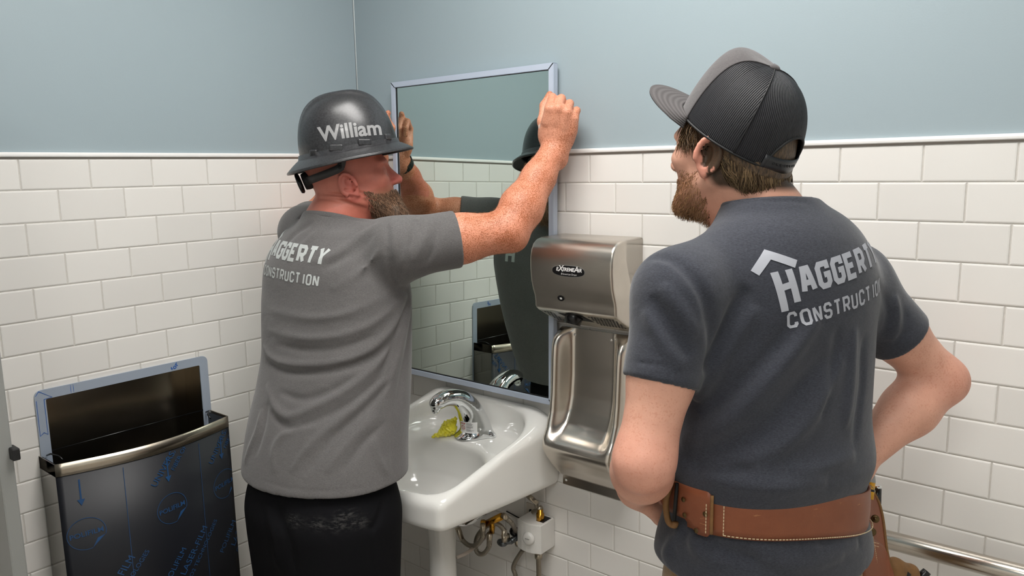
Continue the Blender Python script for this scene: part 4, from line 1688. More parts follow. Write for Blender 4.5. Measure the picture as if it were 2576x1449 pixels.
def collar_ring(shirt, prims, o, nrm, mat, drop=0.006, rad=0.0058, inset=0.003):
    """rolled rib band around the neck opening"""
    n_ = _nv(nrm)
    u = _nv(np.cross(n_, [0.3, 0.9, 0.1]))
    v = np.cross(n_, u)
    c = o - n_ * drop
    pts = []
    rr = np.arange(0.03, 0.14, 0.0008)
    for a in np.linspace(0, 2 * math.pi, 73)[:-1]:
        d = u * math.cos(a) + v * math.sin(a)
        q = c + rr[:, None] * d
        dv = eval_prims(prims, q, c, 5.0)
        ins = np.nonzero(dv < 0)[0]
        if len(ins):
            # first solid stretch from the neck outwards
            i = ins[0]
            j = i
            while j + 1 < len(rr) and dv[j + 1] < 0:
                j += 1
            pts.append(rr[min(j, i + 12)] - inset)
        else:
            pts.append(np.nan)
    pts = np.array(pts)
    if np.isnan(pts).all():
        return None
    idx = np.arange(len(pts))
    good = ~np.isnan(pts)
    pts = np.interp(idx, idx[good], pts[good], period=len(pts))
    for _ in range(4):
        pts = (np.roll(pts, 1) + pts * 2 + np.roll(pts, -1)) / 4
    V = []
    m = 10
    for k, a in enumerate(np.linspace(0, 2 * math.pi, 73)[:-1]):
        d = u * math.cos(a) + v * math.sin(a)
        for j in range(m):
            b = 2 * math.pi * j / m
            V.append(c + d * (pts[k] + rad * 0.55 * math.cos(b)) + n_ * (rad * 1.25 * math.sin(b)))
    K = len(pts)
    Fc = [(k * m + j, ((k + 1) % K) * m + j, ((k + 1) % K) * m + (j + 1) % m, k * m + (j + 1) % m) for k in range(K) for j in range(m)]
    o_ = mesh_obj('collar', V, Fc, mat, shirt, True)
    bm = bmesh.new(); bm.from_mesh(o_.data); bmesh.ops.recalc_face_normals(bm, faces=bm.faces[:]); bm.to_mesh(o_.data); bm.free()
    return o_


def mat_skin(name, freckle=0.0, fcol=(150, 82, 48), fscale=190, thr=(0.50, 0.60)):
    t = NT(name)
    ca = t.n('ShaderNodeVertexColor', layer_name='tone')
    mk = t.n('ShaderNodeVertexColor', layer_name='mask')
    sp = t.n('ShaderNodeSeparateColor')
    t.l(mk, 0, sp, 0)
    mp = t.coords()
    blot = t.noise(mp, 38, 4, 0.6)
    col = t.mix((blot, 0), (ca, 0), (ca, 0))
    v1 = t.mix(1.0, (ca, 0), t.mix((blot, 0), (0.86, 0.80, 0.78, 1), (1.12, 1.14, 1.15, 1)), 'MULTIPLY')
    fine = t.noise(mp, fscale, 3, 0.55)
    big = t.noise(mp, 26, 2, 0.5)
    ad = t.n('ShaderNodeMath', operation='MULTIPLY_ADD', ins={1: 0.35, 2: 0.0})
    t.l(big, 0, ad, 0)
    sm_ = t.n('ShaderNodeMath', operation='ADD')
    t.l(fine, 0, sm_, 0)
    t.l(ad, 0, sm_, 1)
    rp = t.ramp(sm_, 0, [(thr[0] + 0.17, (0, 0, 0, 1)), (thr[1] + 0.17, (1, 1, 1, 1))])
    ml = t.n('ShaderNodeMath', operation='MULTIPLY')
    t.l(rp, 0, ml, 0)
    t.l(sp, 0, ml, 1)
    col = t.mix((ml, 0), v1, rgba(fcol))
    t.base(col)
    pores = t.noise(mp, 520, 3, 0.6)
    t.bump(pores, 0, 0.18, 0.0012)
    t.set(rough=0.50, spec=0.40, sss=0.06)
    t.b.inputs['Subsurface Radius'].default_value = (1.0, 0.35, 0.2)
    t.b.inputs['Subsurface Scale'].default_value = 0.006
    return t.m


def mat_cloth(name, c, c2, scale=900, sheen=0.25, blotch=0.06, streak=True):
    t = NT(name)
    mp = t.coords()
    fine = t.noise(t.coords((1, 1, 4.0)), 260, 4, 0.75)
    rp = t.ramp(fine, 0, [(0.34, rgba(c2)), (0.66, rgba(c))])
    big = t.noise(mp, 14, 4, 0.6)
    mul = t.mix((big, 0), (1 - blotch * 1.6,) * 3 + (1,), (1 + blotch * 1.2,) * 3 + (1,))
    t.base(t.mix(1.0, (rp, 0), mul, 'MULTIPLY'))
    weave = t.noise(mp, 1300, 2, 0.5)
    wr = t.noise(t.coords((1, 1, 1.8)), 26, 4, 0.55)
    b1 = t.n('ShaderNodeBump', ins={'Strength': 0.22, 'Distance': 0.006})
    t.l(wr, 0, b1, 'Height')
    t.bump(weave, 0, 0.15, 0.0005, b1)
    t.set(rough=0.92, spec=0.15, sheen=sheen, sheenr=0.5)
    return t.m


def mat_hair(name, rough=0.45):
    t = NT(name)
    ca = t.n('ShaderNodeVertexColor', layer_name='tone')
    t.base((ca, 0))
    t.set(rough=rough, spec=0.35)
    return t.m


M['hair'] = mat_hair('hair_strands')
M['logo1'] = plain('pale_logo_ink', (190, 194, 192), 0.75)
M['logo2'] = plain('silver_logo_ink', (176, 178, 186), 0.6)


# block letters of the company logo: strokes on a 1 x 1.4 cell
def glyph(ch):
    k = 0.22
    if ch == 'A':
        return [[(0, 0), (0.30, 1.4), (0.70, 1.4), (1, 0)], [(0.16, 0.50), (0.84, 0.50)]]
    if ch == 'G':
        return [[(1, 1.05), (1, 1.4 - k * 0), (1 - k, 1.4), (k, 1.4), (0, 1.4 - k), (0, k), (k, 0), (1 - k, 0), (1, k), (1, 0.70), (0.52, 0.70)]]
    if ch == 'E':
        return [[(1, 1.4), (0, 1.4), (0, 0), (1, 0)], [(0, 0.72), (0.85, 0.72)]]
    if ch == 'R':
        return [[(0, 0), (0, 1.4), (0.78, 1.4), (1, 1.2), (1, 0.82), (0.78, 0.62), (0, 0.62)], [(0.50, 0.62), (1.0, 0)]]
    if ch == 'T':
        return [[(0, 1.4), (1, 1.4)], [(0.5, 1.4), (0.5, 0)]]
    if ch == 'Y':
        return [[(0, 1.45), (0.5, 0.68), (1, 1.45)], [(0.5, 0.75), (0.5, 0)]]
    if ch == 'H':
        return [[(0, 0), (0, 1.4)], [(1, 0), (1, 1.4)], [(0, 0.68), (1, 0.68)]]
    if ch == 'C':
        return [[(1, 1.0), (1, 1.4 - k), (1 - k, 1.4), (k, 1.4), (0, 1.4 - k), (0, k), (k, 0), (1 - k, 0), (1, k), (1, 0.4)]]
    if ch == 'O':
        return [[(k, 0), (1 - k, 0), (1, k), (1, 1.4 - k), (1 - k, 1.4), (k, 1.4), (0, 1.4 - k), (0, k), 'c']]
    if ch == 'N':
        return [[(0, 0), (0, 1.4)], [(0.05, 1.4), (0.95, 0)], [(1, 0), (1, 1.4)]]
    if ch == 'S':
        return [[(1, 1.05), (1, 1.4 - k), (1 - k, 1.4), (k, 1.4), (0, 1.4 - k), (0, 0.86), (k, 0.70), (1 - k, 0.70), (1, 0.54), (1, k), (1 - k, 0), (k, 0), (0, k), (0, 0.35)]]
    if ch == 'U':
        return [[(0, 1.4), (0, k), (k, 0), (1 - k, 0), (1, k), (1, 1.4)]]
    if ch == 'I':
        return [[(0.5, 0), (0.5, 1.4)]]


def logo_polys(width=0.255):
    """roof and H, AGGERTY, CONSTRUCTION; returns verts/faces centred on the logo"""
    items = []
    cell, gap, th = 0.118, 0.052, 0.036      # in units of logo width
    x = 0.198
    for ch in 'AGGERTY':
        for path in glyph(ch):
            cl = path[-1] == 'c'
            pts = [(x + q[0] * (cell - th - 0.012), 0.112 + q[1] * 0.098) for q in path if q != 'c']
            items.append(stroke_poly(pts, th, cl))
        x += cell
    # tall H with the roof
    hx0, hx1 = 0.055, 0.140
    items.append(stroke_poly([(hx0 + 0.002, 0.020), (hx0 + 0.002, 0.270)], 0.044))
    items.append(stroke_poly([(hx1, 0.060), (hx1, 0.268)], 0.042))
    items.append(stroke_poly([(hx0, 0.165), (hx1, 0.175)], 0.040))
    items.append(stroke_poly([(-0.042, 0.288), (0.070, 0.380), (0.196, 0.288)], 0.052))
    x = 0.066
    st = 0.0785
    for ch in 'CONSTRUCTION':
        for path in glyph(ch):
            cl = path[-1] == 'c'
            pts = [(x + q[0] * 0.046 + 0.006, -0.088 + q[1] * 0.062) for q in path if q != 'c']
            items.append(stroke_poly(pts, 0.0175, cl))
        x += st if ch != 'I' else 0.060
        if ch == 'T':
            pass
    V, Fc = merge2d(items)
    return [Vector(((v.x - 0.5) * width, (v.y - 0.12) * width, 0)) for v in V], Fc
# ================================================================== person in the dark shirt and cap (right)
F2 = np.array([-0.905, 0.424, 0.0])
L2 = np.array([-0.424, -0.905, 0.0])
C2 = np.array([1.579, -0.500, 0.0])
YAW2 = 1.133
Z3 = np.array([0, 0, 1.0])


def B2(f, l, z):
    return C2 + F2 * f + L2 * l + Z3 * z


PER2 = empty('person', (C2[0], C2[1], 0))
hc2 = np.array([1.4985, -0.478, 1.573])
HR2 = frame3((-0.985, 0.17), math.radians(3))
sh2L, sh2R = np.array([1.507, -0.676, 1.366]), np.array([1.648, -0.322, 1.350])
el2L, el2R = np.array([1.499, -0.757, 1.140]), at(2364, 956, 1.340)
wr2L, wr2R = at(1606, 1236, 1.285), np.array([1.660, -0.352, 1.030])
nk2 = np.array([1.560, -0.474, 1.455])
body2 = head_prims(hc2, HR2, 0.94, nk2, (0.055, 0.062))
body2 += [cone(nk2, nk2 - Z3 * 0.10 + F2 * 0.02, 0.058, 0.07, 0.03)]
body2 += [stack([(1.10, *C2[:2], 0.08, 0.06, YAW2), (1.25, *C2[:2], 0.10, 0.07, YAW2), (1.34, *C2[:2], 0.115, 0.070, YAW2), (1.38, *C2[:2], 0.08, 0.05, YAW2)], 0.03)]
for S_, E_, W_ in ((sh2L, el2L, wr2L), (sh2R, el2R, wr2R)):
    mid = S_ * 0.5 + E_ * 0.5
    body2 += [cone(S_, mid, 0.054, 0.0455, 0.03), cone(mid, E_, 0.0455, 0.0390, 0.02)]
    fm = E_ * 0.68 + W_ * 0.32
    body2 += [cone(E_, fm, 0.0385, 0.0415, 0.03), cone(fm, W_, 0.0415, 0.0285, 0.03)]
    # point of the elbow
    od = _nv((E_ - S_) / np.linalg.norm(E_ - S_) - (W_ - E_) / np.linalg.norm(W_ - E_) * 0.9)
    body2 += [ell(E_ + od * 0.016, (0.019, 0.019, 0.019), k=0.03)]
hL, tipsL = hand_prims(wr2L, at(1664, 1272, 1.315) - wr2L, np.array([-0.70, -0.30, -0.35]), -1, [(35, 40, 25), (45, 45, 25), (50, 50, 25), (55, 50, 30)])
hR, tipsR = hand_prims(wr2R, np.array([-0.75, -0.25, -0.45]), np.array([0.35, 0.75, 0.2]), 1, [(40, 50, 25)] * 4)
body2 += hL + hR


def tone2(V, N):
    base = np.tile(np.array(lin((226, 172, 148))), (len(V), 1))
    def blend(m, c):
        m = np.clip(m, 0, 1)[:, None]
        return base * (1 - m) + np.array(lin(c)) * m
    q = (V - hc2) @ HR2.T
    # redder elbows, ears, neck and knuckles
    for e_ in (el2L, el2R):
        base = blend(0.55 * np.exp(-(np.linalg.norm(V - e_, axis=1) / 0.05) ** 2), (214, 132, 116))
    base = blend(0.6 * ((np.abs(q[:, 0]) > 0.072) & (np.abs(q[:, 2]) < 0.05) & (np.abs(q[:, 1]) < 0.04)), (222, 142, 122))
    inhead = np.linalg.norm(V - hc2, axis=1) < 0.2
    base = blend(0.55 * inhead * np.clip((-q[:, 2] - 0.05) / 0.05, 0, 1) * (q[:, 1] < 0.02), (206, 132, 104))
    # beard shadow and hair-covered scalp keep the hair's own colour
    bd = inhead * np.clip((q[:, 1] - 0.012 + 0.0 * q[:, 2]) / 0.02, 0, 1) * np.clip((-0.028 - q[:, 2]) / 0.02, 0, 1) * (N @ HR2[1] > -0.5)
    lip = np.exp(-(((q[:, 2] + 0.066) / 0.007) ** 2 + (q[:, 0] / 0.022) ** 2)) * (q[:, 1] > 0.08)
    base = blend(bd * 0.75 * (1 - lip), (150, 106, 74))
    base = blend(lip * 0.8, (196, 112, 104))
    sc_ = inhead * np.clip((-(q[:, 1]) + 0.020 + (q[:, 2]) * 0.55) / 0.012, 0, 1) * np.clip((q[:, 2] + 0.058) / 0.01, 0, 1) * (np.abs(q[:, 0]) < 0.0805)
    base = blend(sc_, (74, 56, 40))
    eye = ((np.abs(np.abs(q[:, 0]) - 0.030) < 0.0125) & (np.abs(q[:, 2] - 0.004) < 0.005) & (q[:, 1] > 0.085))
    base = blend(eye * 0.9, (224, 218, 212))
    return base


def mask2(V, N):
    m = np.zeros((len(V), 3))
    m[:, 0] = 0.28
    q = np.linalg.norm(V - hc2, axis=1)
    m[:, 0] = np.where(q < 0.2, 0.08, m[:, 0])
    return m


M['skin2'] = mat_skin('fair_skin', 1, (196, 118, 86), 330, (0.56, 0.66))
b2 = sdf_obj('body', body2, 0.0030, M['skin2'], None, smooth_it=1, colors={'tone': tone2, 'mask': mask2})
attach(b2, PER2)

# ---- shirt
M['shirt2'] = mat_cloth('dark_heather_cotton', (70, 72, 80), (49, 51, 58), blotch=0.05)
rows2 = [(0.900, *(C2[:2]), 0.188, 0.144, YAW2), (0.95, *C2[:2], 0.184, 0.140, YAW2), (1.01, *C2[:2], 0.166, 0.125, YAW2), (1.046, *C2[:2], 0.167, 0.126, YAW2), (1.078, *(C2[:2]), 0.182, 0.141, YAW2), (1.10, *(C2[:2]), 0.178, 0.137, YAW2),
         (1.15, *(C2[:2] + [0.001, 0.003]), 0.168, 0.126, YAW2), (1.22, *(C2[:2] + [0.003, 0.008]), 0.166, 0.122, YAW2), (1.29, *(C2[:2] + [0.004, 0.012]), 0.168, 0.118, YAW2), (1.345, *(C2[:2] + [0.003, 0.015]), 0.158, 0.108, YAW2), (1.39, *(C2[:2] + [-0.002, 0.018]), 0.120, 0.090, YAW2), (1.43, *(C2[:2] + [-0.008, 0.022]), 0.075, 0.065, YAW2)]
sl2L = sh2L + (el2L - sh2L) * 0.535
sl2R = sh2R + (el2R - sh2R) * 0.54
s2 = [stack(rows2, 0.03)]
s2 += [cone(nk2 + np.array([0.004, 0.0, -0.015]), sh2L + Z3 * 0.006, 0.058, 0.056, 0.06), cone(nk2 + np.array([0.004, 0.0, -0.015]), sh2R + Z3 * 0.008, 0.062, 0.054, 0.07)]
s2 += [sleeve(sh2L, sl2L, 0.061, 0.0555), sleeve(sh2R, sl2R, 0.058, 0.0555)]
s2 += [ell(B2(-0.032, -0.022, 1.378), (0.135, 0.082, 0.105), np.stack([-L2, F2, Z3]), 0.05)]
s2 += [cone(nk2 + np.array([0.006, -0.004, -0.02]), nk2 + np.array([-0.004, -0.004, 0.05]), 0.070, 0.0665, 0.03)]
for a_, b_ in ((sh2L, sl2L), (sh2R, sl2R)):
    d_ = _nv(b_ - a_)
    s2.append(cone(b_ - d_ * 0.012, b_ + d_ * 0.03, 0.0475, 0.0485, 0.002, '-'))
# neck opening
nkd = _nv(loc2w(hc2, HR2, (0, -0.028, -0.035)) - nk2)
nup = _nv(np.array([-0.12, 0.12, 0.98]))
nko = np.array([1.560, -0.490, 1.4960])
s2.append(func(lambda p: np.maximum(np.linalg.norm(p - nko, axis=1) - 0.13, -(p - nko) @ nup), nko, 0.14, 0.004, '-'))
s2.append(cone(nk2 + np.array([-0.004, -0.002, 0.0]), nko + nup * 0.05 + np.array([-0.008, 0.004, 0]), 0.060, 0.0615, 0.004, '-'))
# hem opening
hemz = lambda p: p[:, 2] - (0.926 + 0.010 * np.sin(6 * p[:, 0] + 9 * p[:, 1]))
s2.append(func(lambda p: hemz(p), (C2[0], C2[1], 0.75), 0.40, 0.004, '-'))
s2.append(stack([(0.85, *C2[:2], 0.172, 0.128, YAW2), (0.940, *C2[:2], 0.162, 0.119, YAW2)], 0.004, op='-'))
fold2 = []


def f2(px_pts, amp, wd):
    fold2.append(([hit(s2, x, y) for x, y in px_pts], amp * (2.2 if wd > 0.009 else 1.3), wd * (0.70 if wd > 0.009 else 1.0)))


f2([(1905, 770), (1850, 850), (1795, 930), (1750, 1010)], 0.006, 0.014)
f2([(1880, 720), (1835, 800), (1800, 880), (1770, 940)], -0.007, 0.012)
f2([(2060, 800), (1980, 900), (1890, 1000), (1800, 1075), (1710, 1110)], 0.008, 0.017)
f2([(2020, 780), (1930, 900), (1840, 980), (1760, 1040)], -0.005, 0.017)
f2([(2090, 880), (2010, 980), (1920, 1080), (1800, 1140), (1710, 1160)], -0.006, 0.020)
f2([(2120, 900), (2060, 1020), (1980, 1110), (1860, 1170)], 0.0045, 0.018)
f2([(2150, 820), (2140, 960), (2125, 1080)], 0.004, 0.012)
f2([(2175, 840), (2168, 980), (2150, 1120)], -0.004, 0.010)
f2([(2110, 820), (2095, 940), (2060, 1060)], -0.0035, 0.013)
f2([(1760, 1190), (1850, 1215), (1960, 1225), (2080, 1210)], 0.005, 0.016)
f2([(1720, 1165), (1800, 1185), (1900, 1180)], -0.004, 0.014)
f2([(1985, 1190), (2080, 1170), (2150, 1140)], 0.004, 0.014)
# sleeve and armhole
f2([(1632, 648), (1690, 655), (1740, 700), (1778, 770), (1792, 850), (1780, 920)], -0.0125, 0.0072)
f2([(1640, 660), (1700, 672), (1750, 730), (1776, 800)], 0.003, 0.008)
f2([(1665, 715), (1720, 790), (1752, 850)], 0.0045, 0.012)
f2([(1640, 740), (1690, 830), (1735, 900)], -0.004, 0.012)
f2([(1620, 780), (1660, 850), (1720, 930)], 0.0035, 0.012)
f2([(1576, 912), (1640, 915), (1740, 938)], -0.0018, 0.0025)
f2([(2205, 700), (2230, 760), (2225, 840)], -0.002, 0.008)
f2([(2250, 740), (2255, 800), (2240, 860)], 0.004, 0.010)
f2([(2275, 770), (2280, 820), (2265, 858)], -0.0015, 0.010)
f2([(2330, 795), (2290, 835), (2215, 862)], -0.0018, 0.0025)
# collar rib
f2([(1845, 514), (1880, 506), (1950, 503), (2010, 506), (2035, 512)], -0.0025, 0.003)
f2([(1850, 522), (1790, 555), (1720, 600), (1650, 645)], -0.0016, 0.003)
# tail folds below the belt
for pts in ([(1720, 1330), (1690, 1370), (1670, 1410)], [(1740, 1340), (1760, 1390), (1850, 1420)], [(1880, 1370), (1960, 1395), (2060, 1385)], [(1900, 1400), (2000, 1420), (2120, 1395)], [(2160, 1365), (2080, 1385), (2010, 1380)]):
    f2(pts, 0.006, 0.013)
for pts in ([(1705, 1335), (1690, 1400)], [(1780, 1345), (1830, 1390), (1950, 1410)], [(2000, 1372), (2100, 1375), (2165, 1362)]):
    f2(pts, -0.003, 0.011)
sh_post = folds_fn(fold2)
shirt2 = sdf_obj('shirt', s2, 0.0036, M['shirt2'], None, post=sh_post, smooth_it=1)
attach(shirt2, PER2)
shirt2['label'] = 'dark grey heather t-shirt with a pale logo on the back'
collar_ring(shirt2, s2, nko, nup, M['shirt2'])
# logo pressed onto the back
sb2 = bvh_of(shirt2)
lc = Vector(hit(s2, 2122, 700, sh_post))
ez = -Vector(F2) + Vector((0, 0, 0.10))
ez.normalize()
ex = Vector((0, 0, 1)).cross(ez).normalized()
ey = ez.cross(ex)
ang = math.radians(10)
ex, ey = ex * math.cos(ang) + ey * math.sin(ang), ey * math.cos(ang) - ex * math.sin(ang)
decal('logo', *logo_polys(0.228), (lc, ex, ey, ez), M['logo2'], shirt2, sb2, 0.0008, 0.006)

# ---- trousers and boots
M['khaki'] = mat_cloth('khaki_canvas', (160, 132, 98), (130, 104, 74), blotch=0.08)
tr2 = [stack([(0.78, *C2[:2], 0.170, 0.125, YAW2), (0.88, *C2[:2], 0.172, 0.128, YAW2), (0.95, *C2[:2], 0.160, 0.118, YAW2)], 0.03)]
for sgn in (-1, 1):
    tr2 += [cone(B2(0, sgn * 0.085, 0.80), B2(0.025, sgn * 0.105, 0.48), 0.094, 0.078, 0.03), cone(B2(0.025, sgn * 0.105, 0.48), B2(-0.005, sgn * 0.115, 0.06), 0.078, 0.068, 0.03)]
fold_t = folds_fn([([hit(tr2, 1690, 1430), hit(tr2, 1700, 1446)], 0.005, 0.01)])
t2 = sdf_obj('trousers', tr2, 0.0055, M['khaki'], None, post=fold_t)
attach(t2, PER2)
M['boot'] = plain('brown_boot', (92, 62, 40), 0.5, noise=0.1)
for sgn in (-1, 1):
    bp = [cone(B2(-0.01, sgn * 0.115, 0.10), B2(-0.01, sgn * 0.115, 0.06), 0.055, 0.05, 0.02), ell(B2(0.06, sgn * 0.125, 0.045), (0.14, 0.052, 0.045), np.stack([F2, L2, Z3]), 0.03), rbox(B2(0.05, sgn * 0.122, 0.014), (0.15, 0.05, 0.0135), np.stack([F2, L2, Z3]), 0.01, 0.01)]
    attach(sdf_obj('boot', bp, 0.005, M['boot']), PER2)

# ---- hair, ear-side locks and beard
hair_prims = [ell(loc2w(hc2, HR2, (0, -0.022, 0.028)), np.array((0.0770, 0.0800, 0.084)), HR2, 0.02), ell(loc2w(hc2, HR2, (0, -0.056, -0.030)), np.array((0.056, 0.034, 0.040)), HR2, 0.03),
              func(lambda p: ((p - hc2) @ HR2[1]) - 0.032 - 0.35 * ((p - hc2) @ HR2[2]), hc2, 0.3, 0.01, 'x'),
              func(lambda p: -((p - hc2) @ HR2[2]) - 0.085, hc2, 0.3, 0.01, 'x')]
# clear the ears
for sd in (-1, 1):
    hair_prims.append(ell(loc2w(hc2, HR2, (sd * 0.088, 0.008, -0.014)), np.array((0.030, 0.026, 0.036)), HR2, 0.012, '-'))
t = NT('brown_hair')
mp = t.coords((1, 1, 0.25))
nz = t.noise(mp, 300, 4, 0.6)
rp = t.ramp(nz, 0, [(0.35, rgba((48, 36, 26))), (0.65, rgba((112, 88, 62)))])
t.base((rp, 0)); t.bump(nz, 0, 0.8, 0.004); t.set(rough=0.5)
M['hair_vol'] = t.m
hv = sdf_obj('hair', hair_prims, 0.004, M['hair_vol'], None)
attach(hv, PER2)
rng = np.random.default_rng(4)


def hair_cols(n, a, b, rng):
    u = rng.uniform(0, 1, (n, 1)) ** 1.2
    return np.array(lin(a)) * (1 - u) + np.array(lin(b)) * u


n = 9000
az = rng.uniform(math.radians(70), math.radians(290), n)      # 0 = face, 180 = back of head
el_ = rng.uniform(-0.060, 0.060, n)
q = np.stack([np.sin(az) * 0.076, np.cos(az) * 0.090 - 0.02, el_], 1)
rootsW = hc2 + q @ HR2
rp_, rn_ = on_surface(hair_prims[:2], rootsW)
ql = (rp_ - hc2) @ HR2.T
keep = ~((np.abs(ql[:, 0]) > 0.06) & (ql[:, 1] > -0.020) & (ql[:, 1] < 0.030) & (ql[:, 2] < 0.025))
keep &= (ql[:, 2] > -0.082)
cq = (rp_ - loc2w(hc2, HR2, (0, -0.004, 0.026))) @ frame3((-0.985, 0.17), math.radians(33)).T
keep &= (cq[:, 2] < -0.010)
rp_, rn_, ql = rp_[keep], rn_[keep], ql[keep]
fl = np.tile(np.array([0, -0.28, -1.0]), (len(rp_), 1))
fl[:, 1] = np.where(ql[:, 1] > 0, -0.25, -0.35)
clump = np.sin(ql[:, 0] * 160 + ql[:, 1] * 130)[:, None] * np.array([[0.25, 0.35, 0]])
flw = (fl + clump) @ HR2
flw -= rn_ * (flw * rn_).sum(1, keepdims=True) * 0.8
ln = rng.uniform(0.022, 0.046, len(rp_)) * np.interp(ql[:, 2], [-0.07, -0.03, 0.0], [0.32, 0.6, 1.0])
st = strands('hair_strands', rp_, rn_, flw / np.linalg.norm(flw, axis=1, keepdims=True), ln, M['hair'], None, 0.0010, 0.22, 5, 0.20, 0.10, hair_cols(len(rp_), (66, 50, 36), (158, 130, 94), rng))
st.parent = hv
# temple locks in front of the ear
n = 420
qq = np.stack([-0.072 + rng.normal(0, 0.004, n), rng.uniform(0.020, 0.068, n), rng.uniform(0.018, 0.060, n)], 1)
qq[:, 0] += np.clip((qq[:, 1] - 0.03) * 0.30, 0, 1)
rp_, rn_ = on_surface(body2, hc2 + qq @ HR2)
fl = np.tile(np.array([0.0, -0.15, -1.0]), (n, 1)) @ HR2
fl += rng.normal(0, 0.2, fl.shape)
st = strands('temple_hair', rp_, rn_, fl / np.linalg.norm(fl, axis=1, keepdims=True), rng.uniform(0.018, 0.034, n), M['hair'], None, 0.0009, 0.30, 5, 0.3, 0.15, hair_cols(n, (64, 48, 34), (150, 118, 82), rng))
st.parent = hv
# beard
n = 5200
qq = np.stack([rng.uniform(-0.072, 0.072, n), rng.uniform(0.012, 0.10, n), rng.uniform(-0.122, -0.030, n)], 1)
wp = hc2 + qq @ HR2
rp_, rn_ = on_surface(body2, wp)
ql = (rp_ - hc2) @ HR2.T
keep = (ql[:, 1] > 0.008 + 0.30 * (-0.03 - ql[:, 2]) * 0) & (ql[:, 2] < -0.026) & (ql[:, 2] > -0.135) & ~((np.abs(ql[:, 2] + 0.066) < 0.010) & (np.abs(ql[:, 0]) < 0.022)) & ~((ql[:, 2] > -0.045) & (ql[:, 1] > 0.06) & (np.abs(ql[:, 0]) > 0.02))
keep &= np.linalg.norm(rp_ - wp, axis=1) < 0.04
rp_, rn_, ql = rp_[keep], rn_[keep], ql[keep]
fl = np.tile(np.array([0.0, 0.25, -1.0]), (len(rp_), 1)) @ HR2
st = strands('beard', rp_, rn_, fl, rng.uniform(0.003, 0.007, len(rp_)) * np.interp(ql[:, 2], [-0.12, -0.085, -0.03], [1.2, 1.0, 0.55]), M['hair'], None, 0.0004, 0.8, 4, 0.5, 0.15, hair_cols(len(rp_), (116, 78, 50), (206, 160, 112), rng))
attach(st, PER2)
tag(PER2, 'person in a dark grey t-shirt and cap standing with hands on a tool belt', 'person')
# ================================================================== cap
def grid_uv(name, X, mat, parent=None, uv=None, thick=0.0, skip=None):
    nu, nv = X.shape[:2]
    V = X.reshape(-1, 3)
    Fc = []
    for i in range(nu - 1):
        for j in range(nv - 1):
            if skip is not None and skip(i, j):
                continue
            a, b = i * nv + j, (i + 1) * nv + j
            Fc.append((a, b, b + 1, a + 1))
    o = mesh_obj(name, V, Fc, mat, parent, True)
    if uv is not None:
        lay = o.data.uv_layers.new(name='uv')
        U_ = uv.reshape(-1, 2)
        idx = np.zeros(len(o.data.loops), dtype=np.int32)
        o.data.loops.foreach_get('vertex_index', idx)
        lay.data.foreach_set('uv', U_[idx].astype(np.float32).ravel())
    if thick:
        md = o.modifiers.new('thickness', 'SOLIDIFY')
        md.thickness = abs(thick)
        md.offset = -1 if thick > 0 else 1
    return o


def mat_ribs(name, c, c2, freq, axis, bump, rough=0.8, spec=0.2, sharp=0.5, dist=0.002):
    t = NT(name)
    tc = t.n('ShaderNodeTexCoord')
    sp = t.n('ShaderNodeSeparateXYZ')
    t.l(tc, 'UV', sp, 0)
    mu = t.n('ShaderNodeMath', operation='MULTIPLY', ins={1: freq * 2 * math.pi})
    t.l(sp, axis, mu, 0)
    sn = t.n('ShaderNodeMath', operation='SINE')
    t.l(mu, 0, sn, 0)
    mr = t.n('ShaderNodeMapRange', ins={'From Min': -1.0, 'From Max': 1.0})
    t.l(sn, 0, mr, 0)
    t.base(t.mix((mr, 0), rgba(c2), rgba(c)))
    fine = t.noise(t.coords(), 900, 2, 0.6)
    b = t.n('ShaderNodeBump', ins={'Strength': 0.3, 'Distance': 0.0008})
    t.l(fine, 0, b, 'Height')
    t.bump(mr, 0, bump, dist, b)
    t.set(rough=rough, spec=spec)
    return t.m


CAP = empty('baseball_cap', tuple(hc2))
capR = frame3((-0.985, 0.17), math.radians(33))
capC = loc2w(hc2, HR2, (0, -0.004, 0.026))
AF, AS, HC = 0.104, 0.0850, 0.118


def cap_pt(phi, s):
    """phi 0 = front, + towards his left; s 0 edge .. 1 button"""
    t_ = s * math.pi / 2
    fr = math.cos(phi)
    frontness = np.clip((fr - 0.15) / 0.85, 0, 1)
    e1 = 0.80 - 0.12 * frontness
    rad = math.cos(t_) ** e1
    x = -math.sin(phi) * AS * rad
    y = math.cos(phi) * AF * rad * (1.0 if fr < 0 else 0.98)
    z = HC * math.sin(t_) ** 1.0
    z += 0.024 * frontness * math.sin(math.pi * min(1.0, s * 1.02)) ** 1.5
    # button sits behind the middle
    return capC + np.array([x, y, z]) @ capR


M['cap_grey'] = mat_cloth('grey_twill', (94, 90, 90), (78, 75, 76), blotch=0.03)
M['cap_mesh'] = mat_ribs('black_mesh', (52, 52, 56), (16, 17, 19), 1.0, 0, 0.6, 0.55, 0.35)
M['visor'] = mat_ribs('grey_stitched_visor', (92, 89, 89), (78, 75, 75), 6.0, 1, 0.35, 0.85, 0.15)


def cap_panel(name, p0, p1, mat, nphi=40, ns=40, skip=None, rib=20):
    X = np.zeros((nphi, ns, 3))
    UVs = np.zeros((nphi, ns, 2))
    for i, ph in enumerate(np.linspace(math.radians(p0), math.radians(p1), nphi)):
        for j, s in enumerate(np.linspace(0, 0.995, ns)):
            X[i, j] = cap_pt(ph, s)
            # ribs keep a constant width: they follow lines parallel to the panel's edge
            u = (i / (nphi - 1) - 0.5) * math.cos(s * math.pi / 2 * 0.9)
            UVs[i, j] = (u * rib, s)
    o = grid_uv(name, X, mat, None, UVs, 0.0022, skip)
    attach(o, CAP)
    return o


cap_panel('front_panel', -60, 60, M['cap_grey'], 50, 40)


